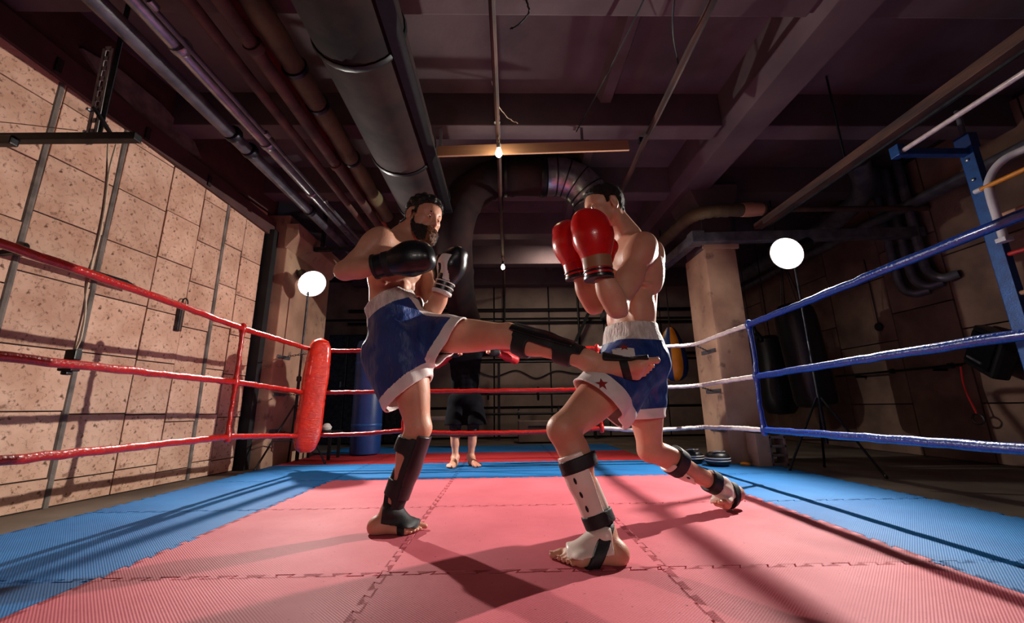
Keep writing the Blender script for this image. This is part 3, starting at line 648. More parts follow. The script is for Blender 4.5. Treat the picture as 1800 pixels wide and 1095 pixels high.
# square kick shield on the right wall
e = empty('kick_shield', (4.5, 3.6, .75), 'black square kick shield hung cornerwise on the right wall', 'kick shield')
Rm = Matrix.Rotation(math.radians(28), 3, 'X') @ Matrix.Rotation(math.radians(-25), 3, 'Z')
MB().box((4.55, 3.70, 1.02), (.13, .46, .40), Rm).build('pad', black_leather, e, smooth=False, bevel=.03)
MB().box(Vector((4.55, 3.70, 1.02))+Rm @ Vector((-.075, 0, 0)), (.02, .36, .30), Rm).build('face_panel', dark_fabric, e, smooth=False, bevel=.008)
MB().box(Vector((4.55, 3.70, 1.02))+Rm @ Vector((-.09, .02, -.10)), (.012, .22, .02), Rm).build('white_stripe', pipe_grey, e, smooth=False)
e = empty('wall_chain', (4.7, 3.4, .6), 'dark chain hanging along the right wall below the kick shield', 'chain')
for k in range(9):
    c0 = Vector((4.72, 3.62-.06*k, .66-.012*k)); s = Vector((0, 0, 1)) if k % 2 else Vector((1, 0, 0))
    MB().tube([c0+Vector((0, 1, 0))*(.036*math.cos(t))+s*(.012*math.sin(t)) for t in np.linspace(0, 2*PI, 11)], .004, 5, cap=False).build('link', black_metal, e)
e = empty('barbell', (4.6, 4.6, .9), 'dark barbell resting on hooks on the right wall', 'barbell')
MB().tube([(4.60, 4.02, .93), (4.60, 5.6, .93)], .014, 10).build('bar', black_metal, e)
for y in (4.1, 4.75): MB().lathe([(.02, 0), (.03, .004), (.03, .04), (.02, .045)], (4.60, y, .93), (0, 1, 0), 12).build('collar', steel, e)
for y in (4.3, 5.3): MB().bar((4.60, y, .905), (4.76, y, .905), .02, .03).build('hook', black_metal, e, smooth=False)
e = empty('resistance_strap', (4.62, 4.02, .3), 'red strap with a black handle hanging from the barbell', 'strap')
MB().tube(curve([(4.585, 4.02, .91), (4.58, 4.03, .7), (4.6, 4.0, .45)], 6), .008, 6).build('band', red_paint, e)
MB().tube([Vector((4.6, 4.0, .40))+Vector((0, .05*math.cos(t), .05*math.sin(t))) for t in np.linspace(0, 2*PI, 14)], .010, 6, cap=False).build('handle', black_leather, e)
e = empty('hanging_tag', (4.72, 4.95, 1.5), 'small dark round gauge on the right wall', 'gauge')
MB().lathe([(.001, 0), (.05, .004), (.055, .02), (.05, .03)], (4.745, 4.95, 1.5), (-1, 0, 0), 16).build('dial', black_plastic, e)
MB().tube([(4.73, 4.95, 1.55), (4.73, 4.95, 2.4)], .006, 6).build('stem', black_metal, e)
e = empty('boxing_gloves', (3.05, 4.9, 1.3), 'pair of pale worn gloves hung up beside the heavy bag', 'gloves')
for s in (-1, 1):
    MB().tube(curve([(3.05+.05*s, 4.9, 1.5), (3.05+.06*s, 4.88, 1.42), (3.05+.075*s, 4.86, 1.36), (3.05+.08*s, 4.86, 1.30)], 4), [.02]*4+[.032]*4+[.042]*4+[.02], 10).build('glove', panel_m if s < 0 else black_leather, e)
MB().tube([(3.05, 4.9, 1.5), (3.05, 4.9, 3.36)], .005, 6).build('cord', black_leather, e)
# focus mitts by the pillar
paw = white_cloth
for k, (x, y, lab) in enumerate(((2.05, 4.10, 'black focus mitt with white paw marks beside the pillar foot'), (1.90, 4.32, 'black focus mitt half hidden behind the fighter rear shin'))):
    e = empty('focus_mitt', (x, y, 0), lab, 'focus mitt', 'focus mitts on the mats by the pillar')
    MB().lathe([(.07, .0), (.10, .012), (.112, .04), (.112, .075), (.10, .105), (.07, .122), (.001, .126)], (x, y, .002), seg=28).build('pad', black_leather, e)
    for z in (.045, .068): MB().lathe([(.1125, 0), (.1145, .003), (.1145, .008), (.1125, .011)], (x, y, z), seg=28, caps=False).build('white_piping', white_cloth, e)
    for px_, py_, rx, ry in ((-.025, -.055, .034, .018), (-.04, .0, .022, .016), (0, .012, .022, .016), (.04, -.01, .02, .016), (.03, -.06, .02, .012)):
        b = MB(); pts = [(px_+rx*math.cos(t), py_+ry*math.sin(t)) for t in np.linspace(0, 2*PI, 12, endpoint=False)]
        b.prism(pts, (1, 0, 0), (0, 1, -.2), (0, 0, 1), (x, y, .119), .008); b.build('paw_mark', paw, e, smooth=False)
e = empty('hollow_block', (2.5, 4.1, 0), 'stack of pale hollow concrete blocks at the foot of the pillar', 'blocks')
b = MB(); b.box((2.44, 4.06, .15), (.13, .16, .30)); b.build('solid_block', pillar_m, e, smooth=False, bevel=.006)
for k in range(4): MB().box((2.60, 4.08, .013+.082*k), (.16, .14, .025)).build('shelf', concrete, e, smooth=False, bevel=.003)
for x in (2.53, 2.67): MB().box((x, 4.08, .14), (.02, .14, .28)).build('side', concrete, e, smooth=False, bevel=.003)
e = empty('black_pads', (2.32, 4.12, .345), 'black training pads balanced near the bottom rope at the pillar', 'pads')
for k, (x, y, z) in enumerate(((2.44, 4.05, .302), (2.58, 4.08, .302))):
    MB().lathe([(.02, 0), (.06, .004), (.075, .02), (.07, .045), (.03, .055), (.001, .056)], (x, y, z), seg=18).build('pad', black_leather, e)
tag(MB().lathe([(.03, 0), (.045, .004), (.047, .02), (.03, .03), (.001, .031)], (2.30, 4.08, .0), seg=16).build('yellow_disc', yellow_paint), 'small yellow disc on the mat beside the pillar', 'disc')

# ================================================================== things at the back of the hall
e = empty('weight_rack', (.5, 7.9, 0), 'dark steel rack with bars along the back wall', 'rack')
for x in (-.1, 1.7): MB().box((x, 7.9, .72), (.05, .06, 1.45)).build('upright', black_metal, e, smooth=False)
for z in (.45, .82, 1.42): MB().tube([(-.5, 7.85, z), (2.1, 7.85, z)], .022, 8).build('bar', black_metal, e)
for x, r in ((-.32, .11), (.62, .13), (1.35, .10)): MB().lathe([(.03, 0), (r, .004), (r, .035), (.03, .04)], (x, 7.82, .82), (1, 0, 0), 18).build('weight_plate', black_metal, e)
for x, r in ((.25, .09), (1.0, .12)): MB().lathe([(.03, 0), (r, .004), (r, .035), (.03, .04)], (x, 7.82, .45), (1, 0, 0), 18).build('weight_plate', steel, e)
e = empty('white_box', (.55, 7.3, 0), 'low pale box standing under the rack at the back', 'box')
MB().box((.55, 7.3, .17), (.62, .4, .34)).build('body', panel_m, e, smooth=False, bevel=.01)
MB().box((.55, 7.09, .25), (.3, .015, .03)).build('handle', steel, e, smooth=False)
e = empty('back_wall_pipes', (0, 8.25, 2.2), 'dark pipes crossing the upper back wall', 'pipes')
for z, r in ((2.55, .035), (2.28, .03), (1.62, .03)): MB().tube([(-3.2, 8.27, z), (4.6, 8.27, z)], r, 8).build('pipe', black_metal, e)
for x in (.02, 1.55): MB().tube([(x, 8.22, 3.3), (x, 8.22, 1.7)], .022, 8).build('drop_pipe', black_metal, e)
MB().bar((1.75, 8.1, 2.45), (1.35, 8.1, 1.65), .06, .06).build('diagonal_brace', black_metal, e, smooth=False)
e = empty('wall_cable', (.6, 8.27, 1.3), 'black cable drooping in swags along the back wall', 'cable')
MB().tube(curve([(-.6, 8.28, 1.32), (-.2, 8.28, 1.18), (.25, 8.28, 1.30), (.65, 8.28, 1.14), (1.05, 8.28, 1.28), (1.5, 8.28, 1.22), (2.0, 8.28, 1.30)], 6), .012, 6).build('cable', black_plastic, e)
tag(MB().box((.85, 8.29, 1.70), (.42, .02, .20)).build('notice_board', red_paint, smooth=False, bevel=.004), 'small dark red board on the back wall', 'board')
e = empty('bench', (-1.0, 6.6, 0), 'pale low weight bench behind the kicking fighter', 'bench')
MB().box((-1.05, 6.45, .42), (.75, .28, .06)).build('seat', panel_m, e, smooth=False, bevel=.02)
MB().bar((-.72, 6.5, .45), (-.38, 6.5, .86), .26, .05).build('backrest', panel_m, e, smooth=False, bevel=.015)
for x in (-1.35, -.75): MB().box((x, 6.45, .195), (.05, .28, .39)).build('leg', white_paint, e, smooth=False)
e = empty('glove_heap', (-2.22, 5.15, .325), 'blue and white gloves lying on a black stool behind the cushion', 'gloves')
MB().lathe([(.02, 0), (.06, .01), (.07, .05), (.04, .09), (.01, .1)], (-2.30, 5.15, .325), seg=14).build('glove', navy_bag, e)
MB().lathe([(.02, 0), (.05, .01), (.06, .04), (.03, .08), (.01, .085)], (-2.14, 5.13, .325), seg=14).build('glove', white_cloth, e)
e = empty('black_stool', (-2.22, 5.15, 0), 'black stool in the shadow behind the red cushion', 'stool')
MB().box((-2.22, 5.15, .30), (.42, .34, .05)).build('seat', black_leather, e, smooth=False, bevel=.012)
for x in (-2.40, -2.04):
    for y in (5.01, 5.29): MB().box((x, y, .1375), (.03, .03, .275)).build('leg', black_metal, e, smooth=False)
e = empty('steel_lockers', (-2.55, 7.4, 0), 'tall dark lockers in the far left corner', 'lockers')
for k in range(4):
    MB().box((-3.0+.36*k, 7.6, .95), (.345, .45, 1.9)).build('locker', steel, e, smooth=False, bevel=.008)
    MB().box((-2.9+.36*k, 7.365, 1.0), (.02, .02, .10)).build('handle', galv, e, smooth=False)
# ================================================================== bodies: signed-distance shapes turned into one smooth surface
f32 = np.float32
def V(*a): return np.array(a if len(a) > 1 else a[0], float)
def unit(v): v = np.asarray(v, float); return v/max(1e-9, np.linalg.norm(v))
def lerp(a, b, t): return np.asarray(a)*(1-t)+np.asarray(b)*t
def orth(v, d): d = unit(d); return unit(np.asarray(v, float)-d*np.dot(v, d))
class rc:                                        # round cone
    def __init__(s, a, b, ra, rb): s.a, s.b, s.ra, s.rb = V(a), V(b), ra, rb
    def bb(s): r = max(s.ra, s.rb); return np.minimum(s.a, s.b)-r, np.maximum(s.a, s.b)+r
    def __call__(s, X, Y, Z):
        d = s.b-s.a; L2 = float(d@d)+1e-9; px, py, pz = X-f32(s.a[0]), Y-f32(s.a[1]), Z-f32(s.a[2])
        t = np.clip((px*f32(d[0])+py*f32(d[1])+pz*f32(d[2]))/f32(L2), 0, 1)
        return np.sqrt((px-t*f32(d[0]))**2+(py-t*f32(d[1]))**2+(pz-t*f32(d[2]))**2)-(f32(s.ra)+t*f32(s.rb-s.ra))
class ell:                                       # ellipsoid, axes as rows of A
    def __init__(s, c, r, A=None): s.c, s.r, s.A = V(c), V(r), np.eye(3) if A is None else np.asarray(A, float)
    def bb(s): e = np.sqrt(((s.A*s.r[:, None])**2).sum(0)); return s.c-e, s.c+e
    def __call__(s, X, Y, Z):
        px, py, pz = X-f32(s.c[0]), Y-f32(s.c[1]), Z-f32(s.c[2]); k0 = 0; k1 = 0
        for i in range(3):
            q = px*f32(s.A[i, 0])+py*f32(s.A[i, 1])+pz*f32(s.A[i, 2]); k0 = k0+(q/f32(s.r[i]))**2; k1 = k1+(q/f32(s.r[i]**2))**2
        k0 = np.sqrt(k0); return k0*(k0-1)/np.maximum(np.sqrt(k1), f32(1e-6))
def ball(c, r): return ell(c, (r, r, r))
class cutp:                                      # a shape cut off by half spaces (point, outward normal)
    def __init__(s, p, planes): s.p, s.pl = p, planes
    def bb(s): return s.p.bb()
    def __call__(s, X, Y, Z):
        d = s.p(X, Y, Z)
        for o, n in s.pl: n = unit(n); d = np.maximum(d, (X-f32(o[0]))*f32(n[0])+(Y-f32(o[1]))*f32(n[1])+(Z-f32(o[2]))*f32(n[2]))
        return d
def smin(a, b, k):
    if k <= 0: return np.minimum(a, b)
    h = np.maximum(k-np.abs(a-b), 0)/f32(k); return np.minimum(a, b)-h*h*f32(k*.25)
def smax(a, b, k): return -smin(-a, -b, k)
class Fld:
    def __init__(s, lo, hi, h):
        s.h = h; s.lo = np.floor(np.asarray(lo)/h+1e-3)*h; s.n = np.ceil((np.asarray(hi)-s.lo)/h-1e-3).astype(int)+1
        s.F = np.full(s.n, .5, f32)
    def sub(s, lo, hi):
        a = np.clip(np.floor((lo-s.lo)/s.h).astype(int), 0, s.n); b = np.clip(np.ceil((hi-s.lo)/s.h).astype(int)+1, 0, s.n)
        sl = tuple(slice(i, j) for i, j in zip(a, b))
        ax = [(s.lo[i]+s.h*np.arange(a[i], b[i])).astype(f32) for i in range(3)]
        return sl, ax[0][:, None, None], ax[1][None, :, None], ax[2][None, None, :]
    def add(s, p, k=.02, op='+'):
        lo, hi = p.bb(); m = k+4*s.h+.02; sl, X, Y, Z = s.sub(lo-m, hi+m)
        if 0 in s.F[sl].shape: return
        d = p(X, Y, Z)
        s.F[sl] = smin(s.F[sl], d, k) if op == '+' else smax(s.F[sl], -d, k)
    def mesh(s): return surface_nets(s.F, s.lo, s.h)
def bbox(prims, pad=.03):
    lo = np.min([p[0].bb()[0] for p in prims if p[2] == '+'], 0); hi = np.max([p[0].bb()[1] for p in prims if p[2] == '+'], 0); return lo-pad, hi+pad
def field(prims, h, pad=.03, bb=None):
    lo, hi = bb if bb else bbox(prims, pad); f = Fld(lo, hi, h)
    for p, k, op in prims: f.add(p, k, op)
    return f
def union(fs, k, h):                             # groups merged with a small blend, so an arm does not melt into the chest
    lo = np.min([f.lo for f in fs], 0); hi = np.max([f.lo+f.h*(f.n-1) for f in fs], 0); g = Fld(lo, hi, h)
    for f in fs:
        a = np.round((f.lo-g.lo)/h).astype(int); sl = tuple(slice(i, i+n) for i, n in zip(a, f.n)); g.F[sl] = smin(g.F[sl], f.F, k)
    return g
def surface_nets(F, lo, h):
    S = F < 0; nx, ny, nz = F.shape
    c = np.zeros((nx-1, ny-1, nz-1), np.uint8)
    for i in (0, 1):
        for j in (0, 1):
            for k in (0, 1): c += S[i:nx-1+i, j:ny-1+j, k:nz-1+k]
    I = np.argwhere((c > 0) & (c < 8)); idx = np.full(c.shape, -1, np.int32); idx[tuple(I.T)] = np.arange(len(I))
    acc = np.zeros((len(I), 3)); cnt = np.zeros(len(I))
    cor = [(i, j, k) for i in (0, 1) for j in (0, 1) for k in (0, 1)]
    for a in cor:
        for ax in range(3):
            if a[ax] == 1: continue
            b = list(a); b[ax] = 1
            fa = F[I[:, 0]+a[0], I[:, 1]+a[1], I[:, 2]+a[2]]; fb = F[I[:, 0]+b[0], I[:, 1]+b[1], I[:, 2]+b[2]]
            m = (fa < 0) != (fb < 0); t = np.where(m, fa/np.where(m, fa-fb, 1), 0)
            p = np.tile(np.array(a, float), (len(I), 1)); p[:, ax] += t
            acc[m] += p[m]; cnt[m] += 1
    Vv = (I+acc/cnt[:, None])*h+lo; Q = []
    for ax in range(3):
        o = [q for q in range(3) if q != ax]
        sl0 = [slice(None)]*3; sl1 = [slice(None)]*3; sl0[ax] = slice(0, -1); sl1[ax] = slice(1, None)
        A, B = S[tuple(sl0)], S[tuple(sl1)]; E = np.argwhere(A != B)
        E = E[(E[:, o[0]] > 0) & (E[:, o[1]] > 0) & (E[:, o[0]] < F.shape[o[0]]-1) & (E[:, o[1]] < F.shape[o[1]]-1)]
        if not len(E): continue
        ins = A[tuple(E.T)]; qs = []
        for d0, d1 in ((-1, -1), (0, -1), (0, 0), (-1, 0)):
            e = E.copy(); e[:, o[0]] += d0; e[:, o[1]] += d1; qs.append(idx[tuple(e.T)])
        q = np.stack(qs, 1); fl = ins if ax != 1 else ~ins
        q[~fl] = q[~fl][:, ::-1]; Q.append(q)
    return Vv, np.concatenate(Q)
def laplace(v, q, it=1, w=.5):
    for _ in range(it):
        s = np.zeros_like(v); n = np.zeros(len(v))
        for i in range(4):
            np.add.at(s, q[:, i], v[q[:, (i+1) % 4]]); np.add.at(n, q[:, i], 1)
            np.add.at(s, q[:, i], v[q[:, i-1]]); np.add.at(n, q[:, i], 1)
        v = v*(1-w)+s/np.maximum(n, 1)[:, None]*w
    return v
def np_mesh(name, v, q, mat, parent=None, mats=None, midx=None, extra=None):
    v = np.asarray(v); 
    if len(v) == 0: return None
    o = np.array([(v[:, 0].min()+v[:, 0].max())/2, (v[:, 1].min()+v[:, 1].max())/2, v[:, 2].min()])
    me = bpy.data.meshes.new(name); q = np.asarray(q, np.int32); ev, eq = extra if extra else (np.zeros((0, 3)), np.zeros((0, 4), np.int32))
    vv = np.concatenate([v, ev])-o; qq = np.concatenate([q, eq+len(v)]).astype(np.int32)
    me.vertices.add(len(vv)); me.vertices.foreach_set('co', vv.astype(f32).ravel())
    me.loops.add(qq.size); me.loops.foreach_set('vertex_index', qq.ravel())
    me.polygons.add(len(qq)); me.polygons.foreach_set('loop_start', np.arange(0, qq.size, 4, dtype=np.int32))
    me.polygons.foreach_set('use_smooth', np.ones(len(qq), bool))
    me.update(calc_edges=True); me.validate()
    ob = link(name, me, mats or mat, parent, Vector(o), False)
    if midx is not None: me.polygons.foreach_set('material_index', np.asarray(midx, np.int32))
    return ob
def split(name_mats, v, q, cls, parent):          # one surface cut into part objects by face class
    out = []
    for k, (name, mat, par) in enumerate(name_mats):
        m = cls == k
        if not m.any(): out.append(None); continue
        u, inv = np.unique(q[m], return_inverse=True); par = out[par] if isinstance(par, int) else parent
        out.append(np_mesh(name, v[u], inv.reshape(-1, 4), mat, par))
    return out
def solid(prims, h, it=1, pad=.02, cut=None, off=0, bb=None):
    f = field(prims, h, pad+off+.01, bb); F = f.F
    if off: F -= f32(off)
    if cut is not None:
        sl, X, Y, Z = f.sub(f.lo-1, f.lo+f.h*f.n+1); F = np.maximum(F, cut(X, Y, Z)); f.F = F
    v, q = f.mesh(); return laplace(v, q, it), q
def P(prim, k=.02, op='+'): return (prim, k, op)

# ---- limbs; s scales thickness
def arm(S, E, W, bfwd, s=1.0, out=None):
    S, E, W = V(S), V(E), V(W); u = unit(E-S); f = orth(bfwd, u); L = np.linalg.norm(E-S); side = np.cross(u, f)
    A = np.array([u, f, side]); w = unit(W-E); M2 = np.linalg.norm(W-E); f2 = orth(bfwd, w); s2 = np.cross(w, f2); B = np.array([w, f2, s2])
    P_ = [P(rc(S, E, .052*s, .039*s)), P(ell(lerp(S, E, .13), (.092*s, .066*s, .066*s), A), .03),
          P(ell(lerp(S, E, .56)+f*.020*s, (.095*s, .038*s, .040*s), A), .012), P(ell(lerp(S, E, .52)-f*.022*s, (.108*s, .036*s, .042*s), A), .012),
          P(ball(E-f*.006, .036*s), .02),
          P(rc(E, lerp(E, W, .45), .038*s, .042*s), .02), P(rc(lerp(E, W, .4), W, .041*s, .027*s), .02),
          P(ell(lerp(E, W, .27)+f2*.012*s, (.085*s, .036*s, .034*s), B), .015), P(ell(lerp(E, W, .25)-f2*.012*s+s2*.012, (.09*s, .030*s, .030*s), B), .015)]
    return P_
def leg(H, K, A, fwd, lat, s=1.0):
    H, K, A = V(H), V(K), V(A); u = unit(K-H); f = orth(fwd, u); sd = orth(lat, u); w = unit(A-K); f2 = orth(fwd, w); s2 = unit(np.cross(w, f2)); s2 = s2 if s2@sd > 0 else -s2
    sd = unit(sd-f*(sd@f)); Ax = np.array([u, f, sd]); Bx = np.array([w, f2, s2]); L = np.linalg.norm(K-H); l = np.linalg.norm(A-K)
    t = [P(rc(H, K, .086*s, .055*s)), P(ell(lerp(H, K, .40)+f*.026*s, (L*.42, .054*s, .066*s), Ax), .03),
         P(ell(lerp(H, K, .70)+sd*.026*s+f*.020*s, (L*.20, .034*s, .032*s), Ax), .02), P(ell(lerp(H, K, .78)-sd*.028*s+f*.016*s, (L*.15, .034*s, .032*s), Ax), .02),
         P(ell(lerp(H, K, .45)-f*.032*s, (L*.40, .046*s, .060*s), Ax), .03),
         P(rc(lerp(H, K, .6)-f*.03*s+sd*.02, K-f*.034*s+sd*.02, .022*s, .014*s), .02), P(rc(lerp(H, K, .6)-f*.03*s-sd*.02, K-f*.034*s-sd*.024, .022*s, .014*s), .02),
         P(ell(K+f*.004, (.055*s, .050*s, .050*s), Ax), .02), P(ell(K+unit(f+f2)*.038*s, (.026*s, .016*s, .024*s), np.array([unit(u+w), unit(f+f2), sd])), .012),
         P(rc(K+f2*.03*s+w*.05, K+f2*.034*s+w*.075, .013*s, .010*s), .02)]
    c = [P(rc(K, lerp(K, A, .5), .048*s, .042*s), .02), P(rc(lerp(K, A, .45), A, .041*s, .032*s), .02),
         P(ell(lerp(K, A, .27)-f2*.026*s-s2*.016, (l*.24, .036*s, .034*s), Bx), .02), P(ell(lerp(K, A, .25)-f2*.026*s+s2*.018, (l*.22, .034*s, .032*s), Bx), .02),
         P(ell(lerp(K, A, .30)+f2*.012*s+s2*.012, (l*.28, .026*s, .028*s), Bx), .02),
         P(rc(lerp(K, A, .55)-f2*.022*s, A-f2*.034*s, .018*s, .012*s), .02),
         P(ball(A+s2*.030*s, .014*s), .012), P(ball(A-s2*.030*s+w*-.01, .014*s), .012)]
    return t, c
def foot(A, heel, t, n, med, s=1.0, curl=0.0, toeup=0.0, spread=1.0):
    """A ankle, heel the point under the heel, t along the foot, n up out of the sole, med towards the big toe"""
    A, heel, t, n, med = V(A), V(heel), unit(t), unit(n), unit(med)
    hc = heel+n*.030*s+t*.028*s; bm = heel+t*.185*s+n*.021*s+med*.026*s; bl = heel+t*.165*s+n*.017*s-med*.034*s; mid = heel+t*.10*s
    Q = [P(ell(hc, (.036*s, .030*s, .032*s), np.array([t, n, med])), .02), P(rc(A-t*.012*s, hc, .031*s, .030*s), .03),
         P(rc(A+t*.010*s-n*.012*s, lerp(bm, bl, .4)+n*.008*s, .036*s, .019*s), .03), P(rc(hc, bl, .028*s, .017*s), .025), P(rc(hc+n*.006, bm, .028*s, .020*s), .03),
         P(rc(bm, bl, .020*s, .016*s), .02), P(ell(bm+med*.004*s, (.026*s, .019*s, .018*s), np.array([t, n, med])), .015)]
    spec = [(0.0, .064, .0135), (.32, .052, .0095), (.55, .045, .0088), (.77, .038, .0082), (1.0, .030, .0082)]
    tips = []
    for f, L, r in spec:
        b = lerp(bm, bl, f)+med*(.006*s if f == 0 else 0); d = unit(t+med*(.10-.22*f)*spread+n*toeup)
        k = b+d*L*.5*s+n*(.003-.004*f)*s; e = b+d*L*s-n*(.006+curl)*s
        Q += [P(rc(b, k, r*1.12*s, r*s), .008), P(rc(k, e, r*s, r*.92*s), .004)]; tips.append((e, d, r))
    return Q, tips
def nails(tips, n, s, parent, mat):
    for e, d, r in tips:
        x = np.cross(d, n); b = MB(); c = e+n*r*.80*s+d*r*.25*s; pts = [(r*.55*s*math.cos(a), r*.62*s*math.sin(a)) for a in np.linspace(0, 2*PI, 8, endpoint=False)]
        b.prism(pts, tuple(x), tuple(d), tuple(n), tuple(c), .0022); b.build('toenail', mat, parent)
def torso(Pc, Wc, Cc, Nb, SL, SR, pf, cf, s=1.0):
    Pc, Wc, Cc, Nb, SL, SR = [V(q) for q in (Pc, Wc, Cc, Nb, SL, SR)]
    pu = unit(Wc-Pc); pf = orth(pf, pu); pl = np.cross(pu, pf); cu = unit(Nb-Wc); cf = orth(cf, cu); cl = np.cross(cu, cf)
    wu = unit(Cc-Pc); wf = orth(pf+cf, wu); wl_ = np.cross(wu, wf)
    PA, CA, WA = np.array([pl, pf, pu]), np.array([cl, cf, cu]), np.array([wl_, wf, wu])
    Q = [P(ell(Pc, (.155*s, .105*s, .115*s), PA)), P(ell(Wc, (.132*s, .090*s, .15*s), WA), .06), P(ell(Cc, (.150*s, .112*s, .185*s), CA), .05)]
    for sg, S in ((1, SL), (-1, SR)):
        o = cl*sg
        Q += [P(ell(Pc+pl*sg*.065*s-pf*.06*s-pu*.05*s, (.08*s, .075*s, .085*s), PA), .04),
              P(rc(Nb-cf*.02-cu*.03, lerp(Nb, S, .80)-cu*.002, .046*s, .032*s), .04), P(rc(Cc+cu*.10*s, S-cu*.02, .085*s, .052*s), .05),
              P(ell(lerp(Cc+cu*.05*s+o*.075*s, S, .12)+cf*.078*s, (.082*s, .036*s, .062*s), CA), .025),
              P(ell(Cc+o*.112*s-cf*.02*s-cu*.02*s, (.042*s, .072*s, .14*s), CA), .03),
              P(ell(Cc+o*.070*s-cf*.078*s+cu*.07*s, (.065*s, .034*s, .085*s), CA), .03),
              P(ell(Wc+wl_*sg*.105*s+wf*.01, (.034*s, .065*s, .10*s), WA), .03),
              P(rc(Nb+cf*.045*s-cu*.035*s+o*.015, S+cf*.028*s+cu*.028*s, .012*s, .011*s), .02)]
        for k in range(4):
            b = lerp(Cc-cu*.05*s, Wc-wu*.10*s, k/3.0); Q.append(P(ell(b+wf*(.098-.008*k)*s+wl_*sg*.034*s, (.031*s, .014*s, .030*s), WA), .012))
        for k in range(3): Q.append(P(ell(Cc+o*.128*s+cf*(.055-.012*k)*s-cu*(.05+.036*k)*s, (.014*s, .03*s, .012*s), CA), .015))
        Q.append(P(rc(Cc-cf*.098*s+o*.03*s, Pc-pf*.07*s+pl*sg*.03*s+pu*.06, .030*s, .028*s), .03))
    return Q
def headframe(yaw, pitch, roll): # forward +x at yaw 0 (turning towards -y for positive yaw), nose down for positive pitch
    R = Matrix.Rotation(-yaw, 3, 'Z') @ Matrix.Rotation(pitch, 3, 'Y') @ Matrix.Rotation(roll, 3, 'X'); return np.array(R)
def head(c, R, Nb, s=1.0, nose=1.0):
    c = V(c); R = np.asarray(R)
    def L(x, y, z): return c+R @ (V(x, y, z)*s)
    A = R.T
    def E(x, y, z, a, b, d, k=.02, op='+', T=None): return P(ell(L(x, y, z), V(a, b, d)*s, A if T is None else T @ A), k, op)
    Q = [E(-.018, 0, .032, .100, .077, .088), E(.040, 0, .028, .055, .062, .062, .04), E(.038, 0, -.035, .055, .056, .075, .03),
         P(rc(L(-.035, 0, -.04), V(Nb)+R @ V(0, 0, .0), .060*s, .064*s), .03)]
    for g in (1, -1):
        Q += [P(rc(L(-.002, g*.052, -.045), L(.066, g*.020, -.104), .021*s, .019*s), .025), E(.060, g*.044, -.020, .026, .022, .018, .02),
              P(rc(L(.082, g*.012, .024), L(.062, g*.052, .022), .0125*s, .010*s), .016), E(.045, g*.05, -.055, .03, .02, .035, .02)]
    Q += [P(ball(L(.076, 0, -.108), .020*s), .02), E(.078, 0, -.070, .022, .034, .030, .02)]
    for g in (1, -1): Q += [P(ball(L(.103, g*.031, -.003), .0185*s), .012, '-')]
    Q += [P(rc(L(.090, 0, .014), L(.112*nose, 0, -.032), .0085*s, .0125*s), .012), P(ball(L(.098, .013, -.038), .0095*s), .008), P(ball(L(.098, -.013, -.038), .0095*s), .008),
          E(.0965, 0, -.066, .011, .022, .0065, .006), E(.0945, 0, -.079, .011, .020, .0075, .006), E(.112, 0, -.0725, .014, .026, .0018, .004, '-')]
    for g in (1, -1):
        Q += [P(ball(L(.0740, g*.031, -.002), .0145*s), .006)]
        T = np.array(Matrix.Rotation(math.radians(-14), 3, 'Y'))
        Q += [E(-.014, g*.083, -.002, .021, .0105, .034, .008, '+', T), E(-.008, g*.094, .003, .011, .009, .020, .006, '-', T), E(-.010, g*.082, -.028, .011, .009, .011, .008)]
        Q += [P(rc(L(-.03, g*.055, -.055), V(Nb)+R @ V(.045, g*.018, -.03), .018*s, .014*s), .03)]
    return Q, L
def eyes(L, R, s, parent, look=(1, 0, 0)):
    R = np.asarray(R); lk = unit(R @ V(*look))
    for g in (1, -1):
        c = L(.0800, g*.031, -.002); lid = MB(); fw = R @ V(1, g*.18, 0); fw = unit(fw); sw = unit(np.cross(R @ V(0, 0, 1), fw)); uw = np.cross(fw, sw)
        for e0, e1 in ((.16, 1.45), (-1.4, -.34)):
            rows, cls_ = 7, 11; b0 = len(lid.v)
            for i in range(rows):
                el = e0+(e1-e0)*i/(rows-1)
                for j in range(cls_):
                    az = -1.35+2.7*j/(cls_-1); lid.v.append(tuple(c+(fw*math.cos(el)*math.cos(az)+sw*math.cos(el)*math.sin(az)+uw*math.sin(el))*.0142*s))
            for i in range(rows-1):
                for j in range(cls_-1): k = b0+i*cls_+j; lid.f.append((k, k+1, k+cls_+1, k+cls_))
        lid.build('eyelid', skin, parent)
        e = MB().lathe([(.0125*s*math.sin(a), -.0125*s*math.cos(a)) for a in np.linspace(.01, PI-.01, 12)], c, lk, 16).build('eye', eye_white, parent)
        b = MB().lathe([(.0001, .0012*s), (.0022*s, .0012*s), (.0056*s, .0004*s), (.0060*s, -.0012*s)], c+lk*.0118*s, lk, 14, caps=False).build('iris', iris_m, e)
